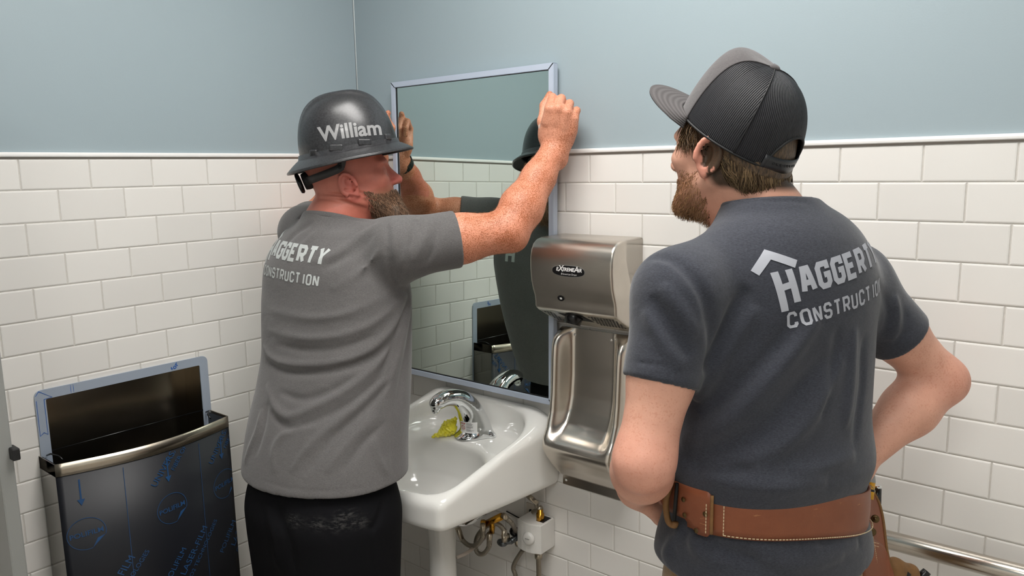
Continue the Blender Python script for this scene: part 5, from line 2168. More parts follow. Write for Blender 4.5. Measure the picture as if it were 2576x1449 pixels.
def back_skip(p0, p1, n=44, ns=44):
    def f(i, j):
        ph = p0 + (p1 - p0) * (i + 0.5) / (n - 1)
        s = (j + 0.5) / (ns - 1)
        return ((abs(ph) - 180) / 30.0) ** 2 + (s / 0.30) ** 2 < 1
    return f


for a_, b_ in ((60, 120), (120, 180), (-120, -60), (-180, -120)):
    cap_panel('mesh_panel', a_, b_, M['cap_mesh'], 44, 44, back_skip(a_, b_), 36)
for a_ in (60, 120, -60, -120):
    tb = tube('seam', [cap_pt(math.radians(a_), s) + (cap_pt(math.radians(a_), s) - capC) * 0.004 for s in np.linspace(0.0, 0.97, 24)], 0.0012, M['cap_grey'] if abs(a_) == 60 else M['dark'], sides=6)
    attach(tb, CAP)
bt = cap_pt(0, 1.0)
attach(sdf_obj('button', [ell(bt + capR[2] * 0.001, (0.0085, 0.0085, 0.005), capR)], 0.0015, M['cap_grey']), CAP)
# binding along the edge and around the opening
edge = [cap_pt(math.radians(a_), 0.0) for a_ in np.linspace(58, 151, 30)]
attach(tube('binding', edge, 0.0020, M['dark'], sides=6), CAP)
attach(tube('binding', [cap_pt(math.radians(-a_), 0.0) for a_ in np.linspace(58, 151, 30)], 0.0020, M['dark'], sides=6), CAP)
arch = [cap_pt(math.radians(180 + 30 * math.cos(q_)), 0.30 * math.sin(q_)) for q_ in np.linspace(0, math.pi, 26)]
attach(tube('binding', arch, 0.0022, M['dark'], sides=6), CAP)
# plastic snap strap
M['snap'] = plain('black_snap_plastic', (40, 41, 44), 0.35)
sX = np.zeros((26, 4, 3))
for i, a_ in enumerate(np.linspace(146, 214, 26)):
    for j, s in enumerate(np.linspace(-0.015, 0.105, 4)):
        q_ = cap_pt(math.radians(a_), max(s, 0))
        if s < 0:
            q_ = q_ - capR[2] * 0.003
        sX[i, j] = q_ + (q_ - capC) * 0.02
attach(grid_uv('snap_strap', sX, M['snap'], None, None, 0.0025), CAP)
for a_ in np.linspace(157, 190, 8):
    q_ = cap_pt(math.radians(a_), 0.055)
    nr = _nv((q_ - capC) * [1, 1, 0.2])
    attach(lathe('snap_hole', [(0.0, 0.0006), (0.0019, 0.0006), (0.0020, 0.0)], M['dark'], center=tuple(q_ + (q_ - capC) * 0.02 + nr * 0.0006), axis=tuple(nr), n=10), CAP)
# visor
vX = np.zeros((41, 16, 3))
vU = np.zeros((41, 16, 2))
for i, u in enumerate(np.linspace(-1, 1, 41)):
    ph = math.radians(62 * u)
    b0 = cap_pt(ph, 0.0)
    for j, v in enumerate(np.linspace(0, 1, 16)):
        fwd = 0.078 * (max(0, 1 - abs(u) ** 2.3)) ** 0.55
        lat = -math.sin(ph) * 0.014 * v * (1 - abs(u) ** 3)
        drop = -0.026 * u * u * (0.45 + 0.55 * v) + 0.002 - 0.004 * v
        vX[i, j] = b0 + (np.array([lat, fwd * v, drop + 0.014 * u * u]) @ frame3((-0.985, 0.17), math.radians(29)))
        vU[i, j] = (u, v)
attach(grid_uv('visor', vX, M['visor'], None, vU, 0.0035), CAP)
tag(CAP, 'grey trucker cap with black mesh back worn by the person on the right', 'cap')

# ================================================================== tool belt
BELT = empty('tool_belt', (C2[0], C2[1], 1.0))
t = NT('brown_leather')
mp = t.coords()
nz = t.noise(mp, 26, 5, 0.6)
base = t.mix((nz, 0), rgba((122, 68, 44)), rgba((150, 88, 58)))
scr = t.noise(t.coords((1, 1, 4)), 42, 5, 0.7)
rp = t.ramp(scr, 0, [(0.655, (0, 0, 0, 1)), (0.72, (1, 1, 1, 1))])
t.base(t.mix((rp, 0), base, rgba((186, 128, 84))))
fine = t.noise(mp, 500, 3, 0.6)
t.bump(fine, 0, 0.2, 0.0008)
t.set(rough=0.42, spec=0.4)
M['leather'] = t.m
M['leather_edge'] = plain('raw_leather_edge', (128, 92, 52), 0.7, noise=0.15, nscale=90)
M['thread'] = plain('cream_thread', (226, 208, 170), 0.8)
M['old_brass'] = plain('aged_brass', (96, 78, 50), 0.35, 0.9)


def belt_pt(th, z_off, grow=0.0):
    """th degrees from the front towards his left"""
    q = math.radians(th)
    cf, cl = math.cos(q), math.sin(q)
    n = 2.3
    a, b = 0.1735 + grow, 0.1325 + grow
    rr = ((abs(cl) / a) ** n + (abs(cf) / b) ** n) ** (-1 / n)
    z = 1.016 + 0.026 * cl - 0.018 * cf
    return C2 + F2 * (cf * rr) + L2 * (cl * rr) + Z3 * (z + z_off)


def belt_strip(name, th0, th1, h0, h1, grow, mat, n=70, thick=0.0042):
    X = np.array([[belt_pt(th, zz, grow + 0.0012 * math.sin(math.pi * k / 6)) for k, zz in enumerate(np.linspace(h0(th) if callable(h0) else h0, h1(th) if callable(h1) else h1, 7))] for th in np.linspace(th0, th1, n)])
    o = grid_uv(name, X[::-1], mat, None, None, -thick)
    attach(o, BELT)
    return o


belt_strip('strap', 96, 268, -0.034, 0.034, 0.0, M['leather'], 80)
belt_strip('front_strap', -92, 96, -0.020, 0.020, 0.002, M['leather'], 60)
# billet layered over the left end
lo_ = lambda th: -0.020 - 0.017 * np.clip((th - 96) / 8.0, 0, 1) + 0.012 * np.clip((th - 108.5) / 3.0, 0, 1) ** 2
hi_ = lambda th: 0.034 - 0.010 * np.clip((th - 108.5) / 3.0, 0, 1) ** 2
belt_strip('billet', 84, 111, lo_, hi_, 0.0055, M['leather'], 40, 0.0035)
edge = [belt_pt(111.3, z_, 0.0065) for z_ in np.linspace(0.030, -0.030, 10)]
attach(tube('billet_edge', edge, 0.0028, M['leather_edge'], sides=6), BELT)
loop = [belt_pt(88, 0.034, 0.012), belt_pt(86, 0.0, 0.016), belt_pt(87, -0.030, 0.014), belt_pt(90, -0.036, 0.010), belt_pt(91, -0.030, 0.009)]
attach(tube('loop', loop, 0.0050, M['leather_edge'], smooth_path=6, sides=8), BELT)
attach(tube('loop_pin', [belt_pt(91.5, 0.034, 0.0095), belt_pt(90.5, -0.026, 0.011)], 0.0032, M['dark'], sides=8), BELT)
stv, stf = [], []


def stitch(a, b, w=0.0011):
    d = b - a
    L_ = np.linalg.norm(d)
    if L_ < 1e-6:
        return
    d = d / L_
    out = _nv((a - C2) * [1, 1, 0])
    sd = np.cross(d, out)
    b0 = len(stv)
    for e_ in (a, b):
        for s_ in (-1, 1):
            for o_ in (0, 1):
                stv.append(e_ + sd * w * 0.5 * s_ + out * 0.0008 * o_)
    for f_ in ((1, 3, 7, 5), (0, 1, 5, 4), (2, 6, 7, 3), (0, 2, 3, 1), (4, 5, 7, 6)):
        stf.append(tuple(b0 + k for k in f_))


def stitch_line(ths, z_off, grow):
    for th in ths:
        stitch(belt_pt(th, z_off, grow), belt_pt(th + 1.25, z_off, grow))


stitch_line(np.arange(117, 260, 1.9), -0.0285, 0.0056)
stitch_line(np.arange(232, 260, 1.9), 0.0285, 0.0056)
for z_ in np.arange(-0.0285, 0.018, 0.0052):
    stitch(belt_pt(117, z_, 0.0058), belt_pt(117, z_ + 0.0036, 0.0058))
    stitch(belt_pt(109.3, z_, 0.0102), belt_pt(109.3, z_ + 0.0036, 0.0102))
o = mesh_obj('stitching', stv, stf, M['thread'])
tag(o, kind='stuff')
attach(o, BELT)
for th, z_ in ((96, 0.012), (97, -0.012), (104, -0.030), (108.6, 0.000)):
    q_ = belt_pt(th, z_, 0.0095)
    attach(lathe('rivet', [(0.0, 0.0014), (0.003, 0.001), (0.0042, 0.0)], M['old_brass'], center=tuple(q_), axis=tuple(_nv((q_ - C2) * [1, 1, 0])), n=12), BELT)


# hanging pouch at his right hip: a curved leather back with holders
def pz(x, y, D):
    return at(x, y, D)


Lp = [(2182, 1232, 1.290), (2166, 1262, 1.275), (2161, 1300, 1.268), (2160, 1345, 1.268), (2168, 1390, 1.275), (2174, 1449, 1.28), (2178, 1530, 1.28), (2180, 1640, 1.28)]
Mp = [(2190, 1232, 1.305), (2188, 1262, 1.305), (2192, 1300, 1.305), (2195, 1345, 1.305), (2202, 1390, 1.305), (2210, 1449, 1.31), (2215, 1530, 1.31), (2215, 1640, 1.31)]
Rp = [(2196, 1236, 1.315), (2210, 1262, 1.325), (2220, 1300, 1.33), (2226, 1345, 1.332), (2232, 1390, 1.332), (2246, 1449, 1.335), (2252, 1530, 1.335), (2250, 1640, 1.335)]
rows_ = []
for A_ in (Lp, Mp, Rp):
    rows_.append(catmull([pz(*q_) for q_ in A_], 5))
X = np.array([catmull([rows_[0][i], rows_[1][i], rows_[2][i]], 7) for i in range(len(rows_[0]))])
o = grid_uv('pouch_back', X, M['leather'], None, None, 0.0042)
attach(o, BELT)
attach(tube('pouch_edge', rows_[2], 0.0026, M['leather_edge'], sides=6), BELT)
stv, stf = [], []
mid = rows_[1]
for i in range(12, len(mid) - 1):
    a_ = np.asarray(mid[i]); b_ = np.asarray(mid[i + 1])
    for k in range(2):
        o2 = CAM_C - a_
        off = _nv(o2) * 0.0036
        p0_, p1_ = a_ + (b_ - a_) * (k * 0.5), a_ + (b_ - a_) * (k * 0.5 + 0.33)
        stitch(p0_ + off, p1_ + off, 0.0013)
for (x0_, y0_, x1_, y1_) in ((2167, 1356, 2212, 1368), (2168, 1364, 2212, 1376)):
    for k in range(7):
        p0_ = pz(x0_ + (x1_ - x0_) * k / 7, y0_ + (y1_ - y0_) * k / 7, 1.281 + 0.028 * k / 7)
        p1_ = pz(x0_ + (x1_ - x0_) * (k + 0.7) / 7, y0_ + (y1_ - y0_) * (k + 0.7) / 7, 1.281 + 0.028 * (k + 0.7) / 7)
        off = _nv(CAM_C - p0_) * 0.0115
        stitch(p0_ + off, p1_ + off, 0.0013)
o = mesh_obj('pouch_stitching', stv, stf, M['thread'])
tag(o, kind='stuff')
attach(o, BELT)
# overlapping lower flap
flap = np.array([[pz(x_, y_, D_) for x_, y_, D_ in r_] for r_ in (
    [(2160, 1344, 1.262), (2192, 1352, 1.296), (2222, 1372, 1.322), (2236, 1400, 1.326)],
    [(2168, 1400, 1.268), (2200, 1402, 1.298), (2228, 1410, 1.322), (2240, 1420, 1.326)],
    [(2174, 1470, 1.272), (2208, 1470, 1.302), (2236, 1470, 1.326), (2252, 1470, 1.328)],
    [(2176, 1640, 1.274), (2208, 1640, 1.302), (2240, 1640, 1.326), (2252, 1640, 1.328)])])
flap = np.array([catmull(list(r_), 5) for r_ in flap])
flap = np.array([catmull(list(flap[:, i]), 4) for i in range(flap.shape[1])]).transpose(1, 0, 2)
attach(grid_uv('pouch_front', flap, M['leather'], None, None, 0.004), BELT)
for (x_, y_) in ((2202, 1305), (2194, 1338)):
    c_ = pz(x_, y_, 1.300)
    ax = _nv(CAM_C - c_ + np.array([0.0, 0.0, 0]))
    attach(lathe('snap_rivet', [(0.0, 0.0030), (0.0022, 0.0034), (0.0026, 0.0018), (0.0048, 0.0022), (0.0066, 0.0012), (0.0068, 0.0)], M['old_brass'], center=tuple(c_), axis=tuple(ax), n=20), BELT)
# tan holder with a stitched edge at the bottom of the pouch
hold = [cone(pz(2250, 1420, 1.345), pz(2290, 1440, 1.36), 0.012, 0.013, 0.01), cone(pz(2250, 1430, 1.345), pz(2262, 1520, 1.35), 0.016, 0.02, 0.01), cone(pz(2290, 1440, 1.36), pz(2300, 1520, 1.36), 0.013, 0.02, 0.01)]
attach(sdf_obj('tool_holder', hold, 0.003, M['leather_edge']), BELT)
tag(BELT, 'wide brown leather tool belt with cream stitching and a hip pouch', 'tool belt')
# tools in the pouch
TK = empty('box_cutter', tuple(pz(2184, 1235, 1.31)))
M['yellow_tool'] = plain('yellow_tool_plastic', (226, 168, 20), 0.4)
a_, b_, c_ = pz(2186, 1209, 1.32), pz(2181, 1254, 1.315), pz(2188, 1188, 1.32)
attach(tube('grip', [b_, a_], 0.0105, M['yellow_tool'], sides=20), TK)
attach(tube('band', [a_ * 0.55 + b_ * 0.45, a_ * 0.42 + b_ * 0.58], 0.0108, M['dark'], sides=20), TK)
attach(sdf_obj('end_cap', [cone(a_, a_ * 0.45 + c_ * 0.55, 0.0108, 0.0092, 0.003)], 0.0016, plain('grey_cap', (150, 152, 152), 0.3, 0.5)), TK)
tag(TK, 'yellow handled tool with a grey end cap in the belt pouch', 'tool')
PN = empty('marker_pen', tuple(pz(2206, 1250, 1.335)))
attach(tube('barrel', [pz(2206, 1266, 1.335), pz(2207, 1228, 1.338)], 0.0070, M['black_gloss'], sides=16), PN)
attach(tube('clip_end', [pz(2207, 1228, 1.338), pz(2207, 1221, 1.338)], 0.0070, M['chrome'], sides=16), PN)
tag(PN, 'black pen with a chrome end beside the yellow tool', 'pen')
PL = empty('pliers', tuple(pz(2300, 1460, 1.36)))
for pts_ in ([pz(2262, 1500, 1.345), pz(2270, 1455, 1.345), pz(2283, 1438, 1.345)], [pz(2310, 1500, 1.36), pz(2318, 1455, 1.36), pz(2332, 1437, 1.36)]):
    attach(tube('handle', pts_, [0.008, 0.0085, 0.0075], M['black_gloss'], smooth_path=5, sides=12), PL)
tag(PL, 'pliers with two black handles in the lower pouch', 'pliers')
# ================================================================== person holding the mirror (left)
PER1 = empty('person', (0.53, -0.61, 0))
hc1 = np.array([0.495, -0.440, 1.528])
H1F = (0.653, 0.756)
HR1 = frame3(H1F, math.radians(15))
sh1R, sh1L = np.array([0.674, -0.450, 1.372]), np.array([0.262, -0.420, 1.392])
el1R, el1L = np.array([0.832, -0.243, 1.404]), np.array([0.088, -0.250, 1.420])
wr1R, wr1L = on_y(1395, 376, -0.080), np.array([0.163, -0.066, 1.597])
nk1 = np.array([0.470, -0.487, 1.425])
body1 = head_prims(hc1, HR1, 0.955, nk1, (0.064, 0.068), full=1.06)
# nape roll
body1 += [cone(loc2w(hc1, HR1, (-0.03, -0.085, -0.050)), loc2w(hc1, HR1, (0.045, -0.070, -0.058)), 0.022, 0.022, 0.03)]
body1 += [cone(nk1, nk1 + np.array([0.0, 0.0, -0.08]), 0.062, 0.07, 0.03)]
body1 += [stack([(1.10, 0.475, -0.50, 0.09, 0.07, 0), (1.30, 0.465, -0.48, 0.12, 0.08, 0), (1.355, 0.465, -0.475, 0.09, 0.05, 0)], 0.03)]
body1 += [cone(nk1 + np.array([0, 0, -0.05]), sh1R, 0.040, 0.045, 0.02), cone(nk1 + np.array([0, 0, -0.05]), sh1L, 0.040, 0.045, 0.02)]
for S_, E_, W_, th_ in ((sh1R, el1R, wr1R, 1.0), (sh1L, el1L, wr1L, 0.98)):
    mid = S_ * 0.45 + E_ * 0.55
    body1 += [cone(S_, mid, 0.062, 0.0585 * th_, 0.03), cone(mid, E_, 0.0575 * th_, 0.0475 * th_, 0.02)]
    fm = E_ * 0.72 + W_ * 0.28
    body1 += [cone(E_, fm, 0.046 * th_, 0.0525 * th_, 0.025), cone(fm, E_ * 0.35 + W_ * 0.65, 0.0525 * th_, 0.0400 * th_, 0.02), cone(E_ * 0.35 + W_ * 0.65, W_, 0.0400 * th_, 0.0320, 0.02)]
    od = _nv((E_ - S_) / np.linalg.norm(E_ - S_) - (W_ - E_) / np.linalg.norm(W_ - E_))
    body1 += [ell(E_ + od * 0.026, (0.024, 0.024, 0.024), k=0.022)]
thR = [on_y(1374, 345, -0.088), on_y(1366, 305, -0.082), on_y(1370, 266, -0.064), on_y(1383, 238, -0.050)]
cR = [(70, 80, 40), (76, 80, 40), (78, 80, 40), (76, 78, 40)]
handR, tR = hand_prims(wr1R, on_y(1412, 285, -0.096) - wr1R, np.array([0.55, -0.83, 0.05]), 1, cR, thumb=thR, s=1.10, wr=0.031)
thL = [np.array(q) for q in ((0.164, -0.088, 1.628), (0.176, -0.082, 1.670), (0.190, -0.064, 1.704), (0.199, -0.049, 1.730))]
handL, tL = hand_prims(wr1L, np.array([0.000, -0.012, 0.095]), np.array([-0.55, -0.83, 0.05]), -1, cR, thumb=thL, s=1.02, wr=0.031)
body1 += handR + handL
# neck creases
crease = []
for k, (a_, b_) in enumerate((((800, 500), (925, 525)), ((815, 488), (930, 508)), ((850, 478), (932, 494)))):
    pts = [(a_[0] + (b_[0] - a_[0]) * t_, a_[1] + (b_[1] - a_[1]) * t_ - 6 * math.sin(math.pi * t_)) for t_ in (0, 0.33, 0.66, 1)]
    crease.append(([hit(body1, *q) for q in pts], -0.0060, 0.0032))
    crease.append(([hit(body1, q[0], q[1] - 7) for q in pts], 0.0035, 0.005))
crease_fn = folds_fn(crease)


def tone1(V, N):
    base = np.tile(np.array(lin((222, 152, 122))), (len(V), 1))

    def blend(m, c):
        m = np.clip(m, 0, 1)[:, None]
        return base * (1 - m) + np.array(lin(c)) * m
    q = (V - hc1) @ HR1.T
    inhead = np.linalg.norm(V - hc1, axis=1) < 0.21
    base = blend(inhead * 0.9, (206, 124, 108))
    base = blend(inhead * 0.35 * np.clip((-q[:, 2] - 0.03) / 0.05, 0, 1), (196, 96, 72))
    base = blend(0.6 * ((np.abs(q[:, 0]) > 0.074) & (np.abs(q[:, 2]) < 0.05) & (np.abs(q[:, 1]) < 0.045)), (208, 112, 102))
    base = blend(0.5 * np.exp(-((q[:, 2] + 0.026) / 0.02) ** 2) * (q[:, 1] > 0.09) * inhead, (206, 104, 98))
    for e_ in (el1R, el1L):
        base = blend(0.35 * np.exp(-(np.linalg.norm(V - e_, axis=1) / 0.045) ** 2), (206, 118, 96))
    bd = inhead * np.clip((q[:, 1] - 0.026) / 0.02, 0, 1) * np.clip((-0.028 - q[:, 2]) / 0.02, 0, 1)
    base = blend(bd * 0.8, (140, 104, 78))
    eye = ((np.abs(np.abs(q[:, 0]) - 0.031) < 0.0125) & (np.abs(q[:, 2] - 0.004) < 0.005) & (q[:, 1] > 0.088))
    base = blend(eye * 0.9, (224, 218, 212))
    # stubble on the shaved scalp
    base = blend(inhead * 0.35 * np.clip((0.0 - q[:, 1] + 0.4 * q[:, 2]) / 0.02, 0, 1) * (q[:, 2] > -0.045), (176, 116, 100))
    # paler hands
    for w_ in (wr1R, wr1L):
        base = blend(0.5 * np.exp(-(np.linalg.norm(V - w_ - np.array([0, 0, 0.07]), axis=1) / 0.06) ** 2), (236, 186, 160))
    return base


def mask1(V, N):
    m = np.zeros((len(V), 3))
    q = np.linalg.norm(V - hc1, axis=1)
    m[:, 0] = 0.95
    m[:, 0] = np.where(q < 0.21, 0.10, m[:, 0])
    d = np.minimum(np.linalg.norm(V - wr1R - [0, 0, 0.08], axis=1), np.linalg.norm(V - wr1L - [0, 0, 0.08], axis=1))
    m[:, 0] = np.where(d < 0.06, 0.55, m[:, 0])
    return m


M['skin1'] = mat_skin('freckled_skin', 1, (176, 102, 66), 400, (0.44, 0.62))
b1 = sdf_obj('body', body1, 0.0029, M['skin1'], None, post=crease_fn, smooth_it=1, colors={'tone': tone1, 'mask': mask1})
attach(b1, PER1)

# ---- shirt
M['shirt1'] = mat_cloth('washed_grey_cotton', (112, 109, 108), (88, 86, 86), blotch=0.08)
rows1 = [(0.780, 0.524, -0.602, 0.230, 0.166, 0.0), (0.84, 0.516, -0.590, 0.228, 0.166, 0), (0.93, 0.498, -0.562, 0.222, 0.163, 0), (1.02, 0.486, -0.528, 0.214, 0.158, 0), (1.10, 0.476, -0.504, 0.209, 0.154, 0), (1.18, 0.468, -0.494, 0.212, 0.153, 0),
         (1.25, 0.463, -0.486, 0.215, 0.150, 0), (1.305, 0.462, -0.482, 0.208, 0.138, 0), (1.355, 0.464, -0.480, 0.175, 0.112, 0), (1.395, 0.466, -0.480, 0.125, 0.085, 0)]
sl1R = sh1R + (el1R - sh1R) * 0.52
sl1L = sh1L + (el1L - sh1L) * 0.50
s1 = [stack(rows1, 0.03)]
s1 += [cone(nk1 + np.array([0.0, -0.004, -0.03]), sh1R, 0.060, 0.062, 0.05), cone(nk1 + np.array([0.0, -0.004, -0.03]), sh1L, 0.060, 0.060, 0.05)]
s1 += [ell((0.455, -0.530, 1.325), (0.165, 0.085, 0.09), None, 0.05)]
s1 += [sleeve(sh1R, sl1R, 0.070, 0.0695), sleeve(sh1L, sl1L, 0.068, 0.068)]
s1 += [cone(nk1 + np.array([0.0, -0.004, -0.03]), nk1 + np.array([0.004, 0.004, 0.03]), 0.078, 0.076, 0.025)]
for a_, b_ in ((sh1R, sl1R), (sh1L, sl1L)):
    d_ = _nv(b_ - a_)
    s1.append(cone(b_ - d_ * 0.014, b_ + d_ * 0.03, 0.0605, 0.0615, 0.002, '-'))
nup1 = _nv(np.array([-0.04, 0.30, 0.95]))
nko1 = np.array([0.470, -0.510, 1.447])
s1.append(func(lambda p: np.maximum(np.linalg.norm(p - nko1, axis=1) - 0.15, -(p - nko1) @ nup1), nko1, 0.16, 0.004, '-'))
s1.append(cone(nk1 + np.array([0.004, 0.0, 0.0]), nk1 + nup1 * 0.10 + np.array([0, 0.01, 0]), 0.0700, 0.072, 0.004, '-'))
s1.append(func(lambda p: p[:, 2] - (0.832 + 0.008 * np.sin(11 * p[:, 0])), (0.53, -0.6, 0.6), 0.45, 0.004, '-'))
s1.append(stack([(0.70, 0.524, -0.602, 0.213, 0.149, 0), (0.852, 0.514, -0.588, 0.206, 0.143, 0)], 0.004, op='-'))
fold1 = []


def f1(px_pts, amp, wd):
    fold1.append(([hit(s1, x, y) for x, y in px_pts], amp * (1.7 if wd > 0.009 else 1.2), wd * (0.62 if wd > 0.009 else 1.0)))


# back: sweeping folds rising to the armpit
f1([(662, 868), (690, 905), (760, 918), (850, 910), (930, 880), (990, 820), (1028, 745)], 0.0065, 0.012)
f1([(668, 905), (720, 932), (800, 936), (880, 920), (950, 890), (1000, 840)], -0.007, 0.012)
f1([(672, 830), (760, 850), (850, 845), (940, 812), (1005, 755)], 0.004, 0.013)
f1([(690, 865), (780, 882), (870, 872), (950, 838)], -0.004, 0.012)
f1([(680, 780), (780, 800), (880, 786), (985, 735)], 0.003, 0.014)
f1([(672, 965), (690, 1020), (727, 1048), (800, 1020), (880, 975), (960, 905), (1012, 820)], 0.0075, 0.012)
f1([(680, 1035), (727, 1078), (800, 1055), (890, 1010), (970, 940)], -0.007, 0.012)
f1([(700, 985), (760, 1005), (830, 985), (900, 945)], -0.0055, 0.012)
f1([(640, 1150), (660, 1080), (672, 1010)], -0.005, 0.014)
f1([(690, 1190), (690, 1130), (720, 1090), (800, 1070)], 0.005, 0.014)
f1([(730, 1190), (790, 1110), (880, 1035), (975, 945)], 0.0055, 0.012)
f1([(765, 1195), (830, 1110), (920, 1030), (990, 950)], -0.0055, 0.012)
f1([(820, 1190), (870, 1120), (950, 1040)], 0.004, 0.012)
f1([(860, 1190), (910, 1120), (970, 1060)], -0.004, 0.012)
f1([(615, 1165), (645, 1090), (660, 1030)], 0.005, 0.013)
f1([(940, 1100), (950, 1150), (975, 1195)], 0.004, 0.012)
# side folds falling from the armpit
f1([(1030, 738), (1010, 800), (985, 870), (950, 960)], -0.007, 0.010)
f1([(1034, 745), (1022, 820), (1000, 900), (970, 1000)], 0.006, 0.009)
f1([(1036, 750), (1030, 840), (1015, 930), (995, 1040)], -0.006, 0.009)
f1([(1000, 720), (1015, 730), (1030, 735)], -0.005, 0.006)
f1([(985, 1060), (985, 1140), (990, 1200)], -0.002, 0.004)
# armhole seam and sleeve creases
f1([(985, 545), (974, 600), (978, 660), (990, 705), (1012, 745)], -0.0075, 0.0058)
f1([(1000, 548), (990, 600), (993, 650)], 0.003, 0.006)
f1([(1045, 552), (1040, 590), (1020, 640)], -0.004, 0.010)
f1([(1080, 552), (1068, 600), (1040, 660)], 0.004, 0.011)
f1([(1030, 600), (1015, 650), (1010, 690)], 0.004, 0.010)
f1([(1100, 560), (1095, 610), (1070, 670)], -0.0035, 0.011)
f1([(1138, 552), (1144, 610), (1130, 676)], -0.0016, 0.0026)
# shoulder blade folds and collar
f1([(960, 560), (900, 600), (840, 640), (780, 660)], 0.004, 0.014)
f1([(940, 590), (880, 640), (810, 680)], -0.004, 0.014)
f1([(960, 620), (900, 690), (830, 730)], 0.0035, 0.014)
f1([(775, 532), (830, 545), (890, 552), (935, 560)], -0.0024, 0.003)
f1([(790, 560), (740, 590), (700, 640)], -0.004, 0.012)
f1([(820, 570), (770, 610), (720, 660)], 0.003, 0.012)
f1([(612, 1182), (700, 1222), (800, 1235), (900, 1228), (1020, 1200)], -0.0018, 0.0028)
sp1 = folds_fn(fold1)
shirt1 = sdf_obj('shirt', s1, 0.0037, M['shirt1'], None, post=sp1, smooth_it=2)
attach(shirt1, PER1)
shirt1['label'] = 'washed grey t-shirt with a pale logo on the back'
collar_ring(shirt1, s1, nko1, nup1, M['shirt1'])
sb1 = bvh_of(shirt1)
lc = Vector(hit(s1, 742, 656, sp1))
ez = Vector((0.0, -1, 0.12)).normalized()
ex = Vector((1, 0, 0))
ey = ez.cross(ex)
ang = math.radians(-3)
ex, ey = ex * math.cos(ang) + ey * math.sin(ang), ey * math.cos(ang) - ex * math.sin(ang)
decal('logo', *logo_polys(0.250), (Vector((0.452, lc.y, lc.z + 0.005)), ex, ey, ez), M['logo1'], shirt1, sb1, 0.0008, 0.006)
# small chest emblem (roof and H) on the front, seen in the mirror
V, Fc = merge2d([stroke_poly([(-0.016, -0.030), (-0.016, 0.016)], 0.014), stroke_poly([(0.016, -0.030), (0.016, 0.016)], 0.014), stroke_poly([(-0.016, -0.004), (0.016, -0.004)], 0.013), stroke_poly([(-0.038, 0.008), (0.0, 0.040), (0.038, 0.008)], 0.015)])
decal('chest_emblem', V, Fc, (Vector((0.400, -0.35, 1.285)), Vector((-1, 0, 0)), Vector((0, 0, 1)), Vector((0, 1, 0))), M['logo1'], shirt1, sb1, 0.0008, 0.008)

# ---- trousers and boots
t = NT('black_work_cloth')
mp = t.coords()
nz = t.noise(mp, 500, 3, 0.6)
base = t.mix((nz, 0), rgba((13, 13, 15)), rgba((22, 22, 25)))
dust = t.n('ShaderNodeVertexColor', layer_name='dust')
nd = t.noise(t.coords((1, 1, 3)), 70, 5, 0.7)
rp = t.ramp(nd, 0, [(0.46, (0, 0, 0, 1)), (0.72, (1, 1, 1, 1))])
mm = t.n('ShaderNodeMath', operation='MULTIPLY')
t.l(rp, 0, mm, 0)
t.l(dust, 0, mm, 1)
t.base(t.mix((mm, 0), base, rgba((120, 118, 115))))
t.bump(nz, 0, 0.3, 0.0008)
t.set(rough=0.9, spec=0.12)
M['black_cloth'] = t.m
tr1 = [stack([(0.45, 0.536, -0.622, 0.192, 0.112, 0), (0.58, 0.536, -0.620, 0.190, 0.128, 0), (0.68, 0.536, -0.617, 0.190, 0.146, 0), (0.75, 0.533, -0.612, 0.194, 0.152, 0), (0.80, 0.526, -0.604, 0.192, 0.142, 0), (0.85, 0.517, -0.594, 0.185, 0.132, 0), (0.90, 0.505, -0.575, 0.165, 0.115, 0)], 0.03)]
for sgn in (-1, 1):
    tr1 += [cone((0.536 + sgn * 0.084, -0.615, 0.74), (0.536 + sgn * 0.100, -0.62, 0.46), 0.118, 0.100, 0.06), cone((0.536 + sgn * 0.100, -0.62, 0.46), (0.536 + sgn * 0.112, -0.635, 0.06), 0.100, 0.084, 0.03)]
pk = [hit(tr1, x, y) for x, y in ((962, 1255), (955, 1300), (940, 1325), (928, 1335))]
pk2 = [hit(tr1, x, y) for x, y in ((905, 1262), (915, 1300), (928, 1335))]
pf1 = folds_fn([(pk, -0.012, 0.006), ([q + np.array([0.010, 0.0, 0]) for q in pk], 0.006, 0.006), (pk2, -0.004, 0.004), ([hit(tr1, 930, 1340), hit(tr1, 930, 1390), hit(tr1, 935, 1446)], -0.002, 0.003),
                ([hit(tr1, 690, 1260), hit(tr1, 720, 1350), hit(tr1, 745, 1446)], -0.008, 0.014), ([hit(tr1, 672, 1262), hit(tr1, 690, 1350), hit(tr1, 705, 1440)], 0.006, 0.014)])
dc = [hit(tr1, x, y) for x, y in ((740, 1312), (800, 1320), (850, 1322), (900, 1316), (868, 1298))]


def dust1(V, N):
    m = np.zeros(len(V))
    for c_ in dc:
        m = np.maximum(m, np.exp(-(np.linalg.norm((V - c_) * [1, 1, 2.2], axis=1) / 0.024) ** 2))
    m = m * 0.45
    return np.stack([m, m, m], 1)


t1 = sdf_obj('trousers', tr1, 0.0048, M['black_cloth'], None, post=pf1, colors={'dust': dust1})
attach(t1, PER1)
M['boot_black'] = plain('dark_boot', (48, 40, 34), 0.5, noise=0.1)
for sgn in (-1, 1):
    cx = 0.536 + sgn * 0.118
    bp = [cone((cx, -0.635, 0.12), (cx, -0.635, 0.06), 0.058, 0.052, 0.02), ell((cx, -0.56, 0.045), (0.052, 0.14, 0.045), None, 0.03), rbox((cx, -0.57, 0.014), (0.052, 0.15, 0.0135), None, 0.01, 0.01)]
    attach(sdf_obj('boot', bp, 0.005, M['boot_black']), PER1)

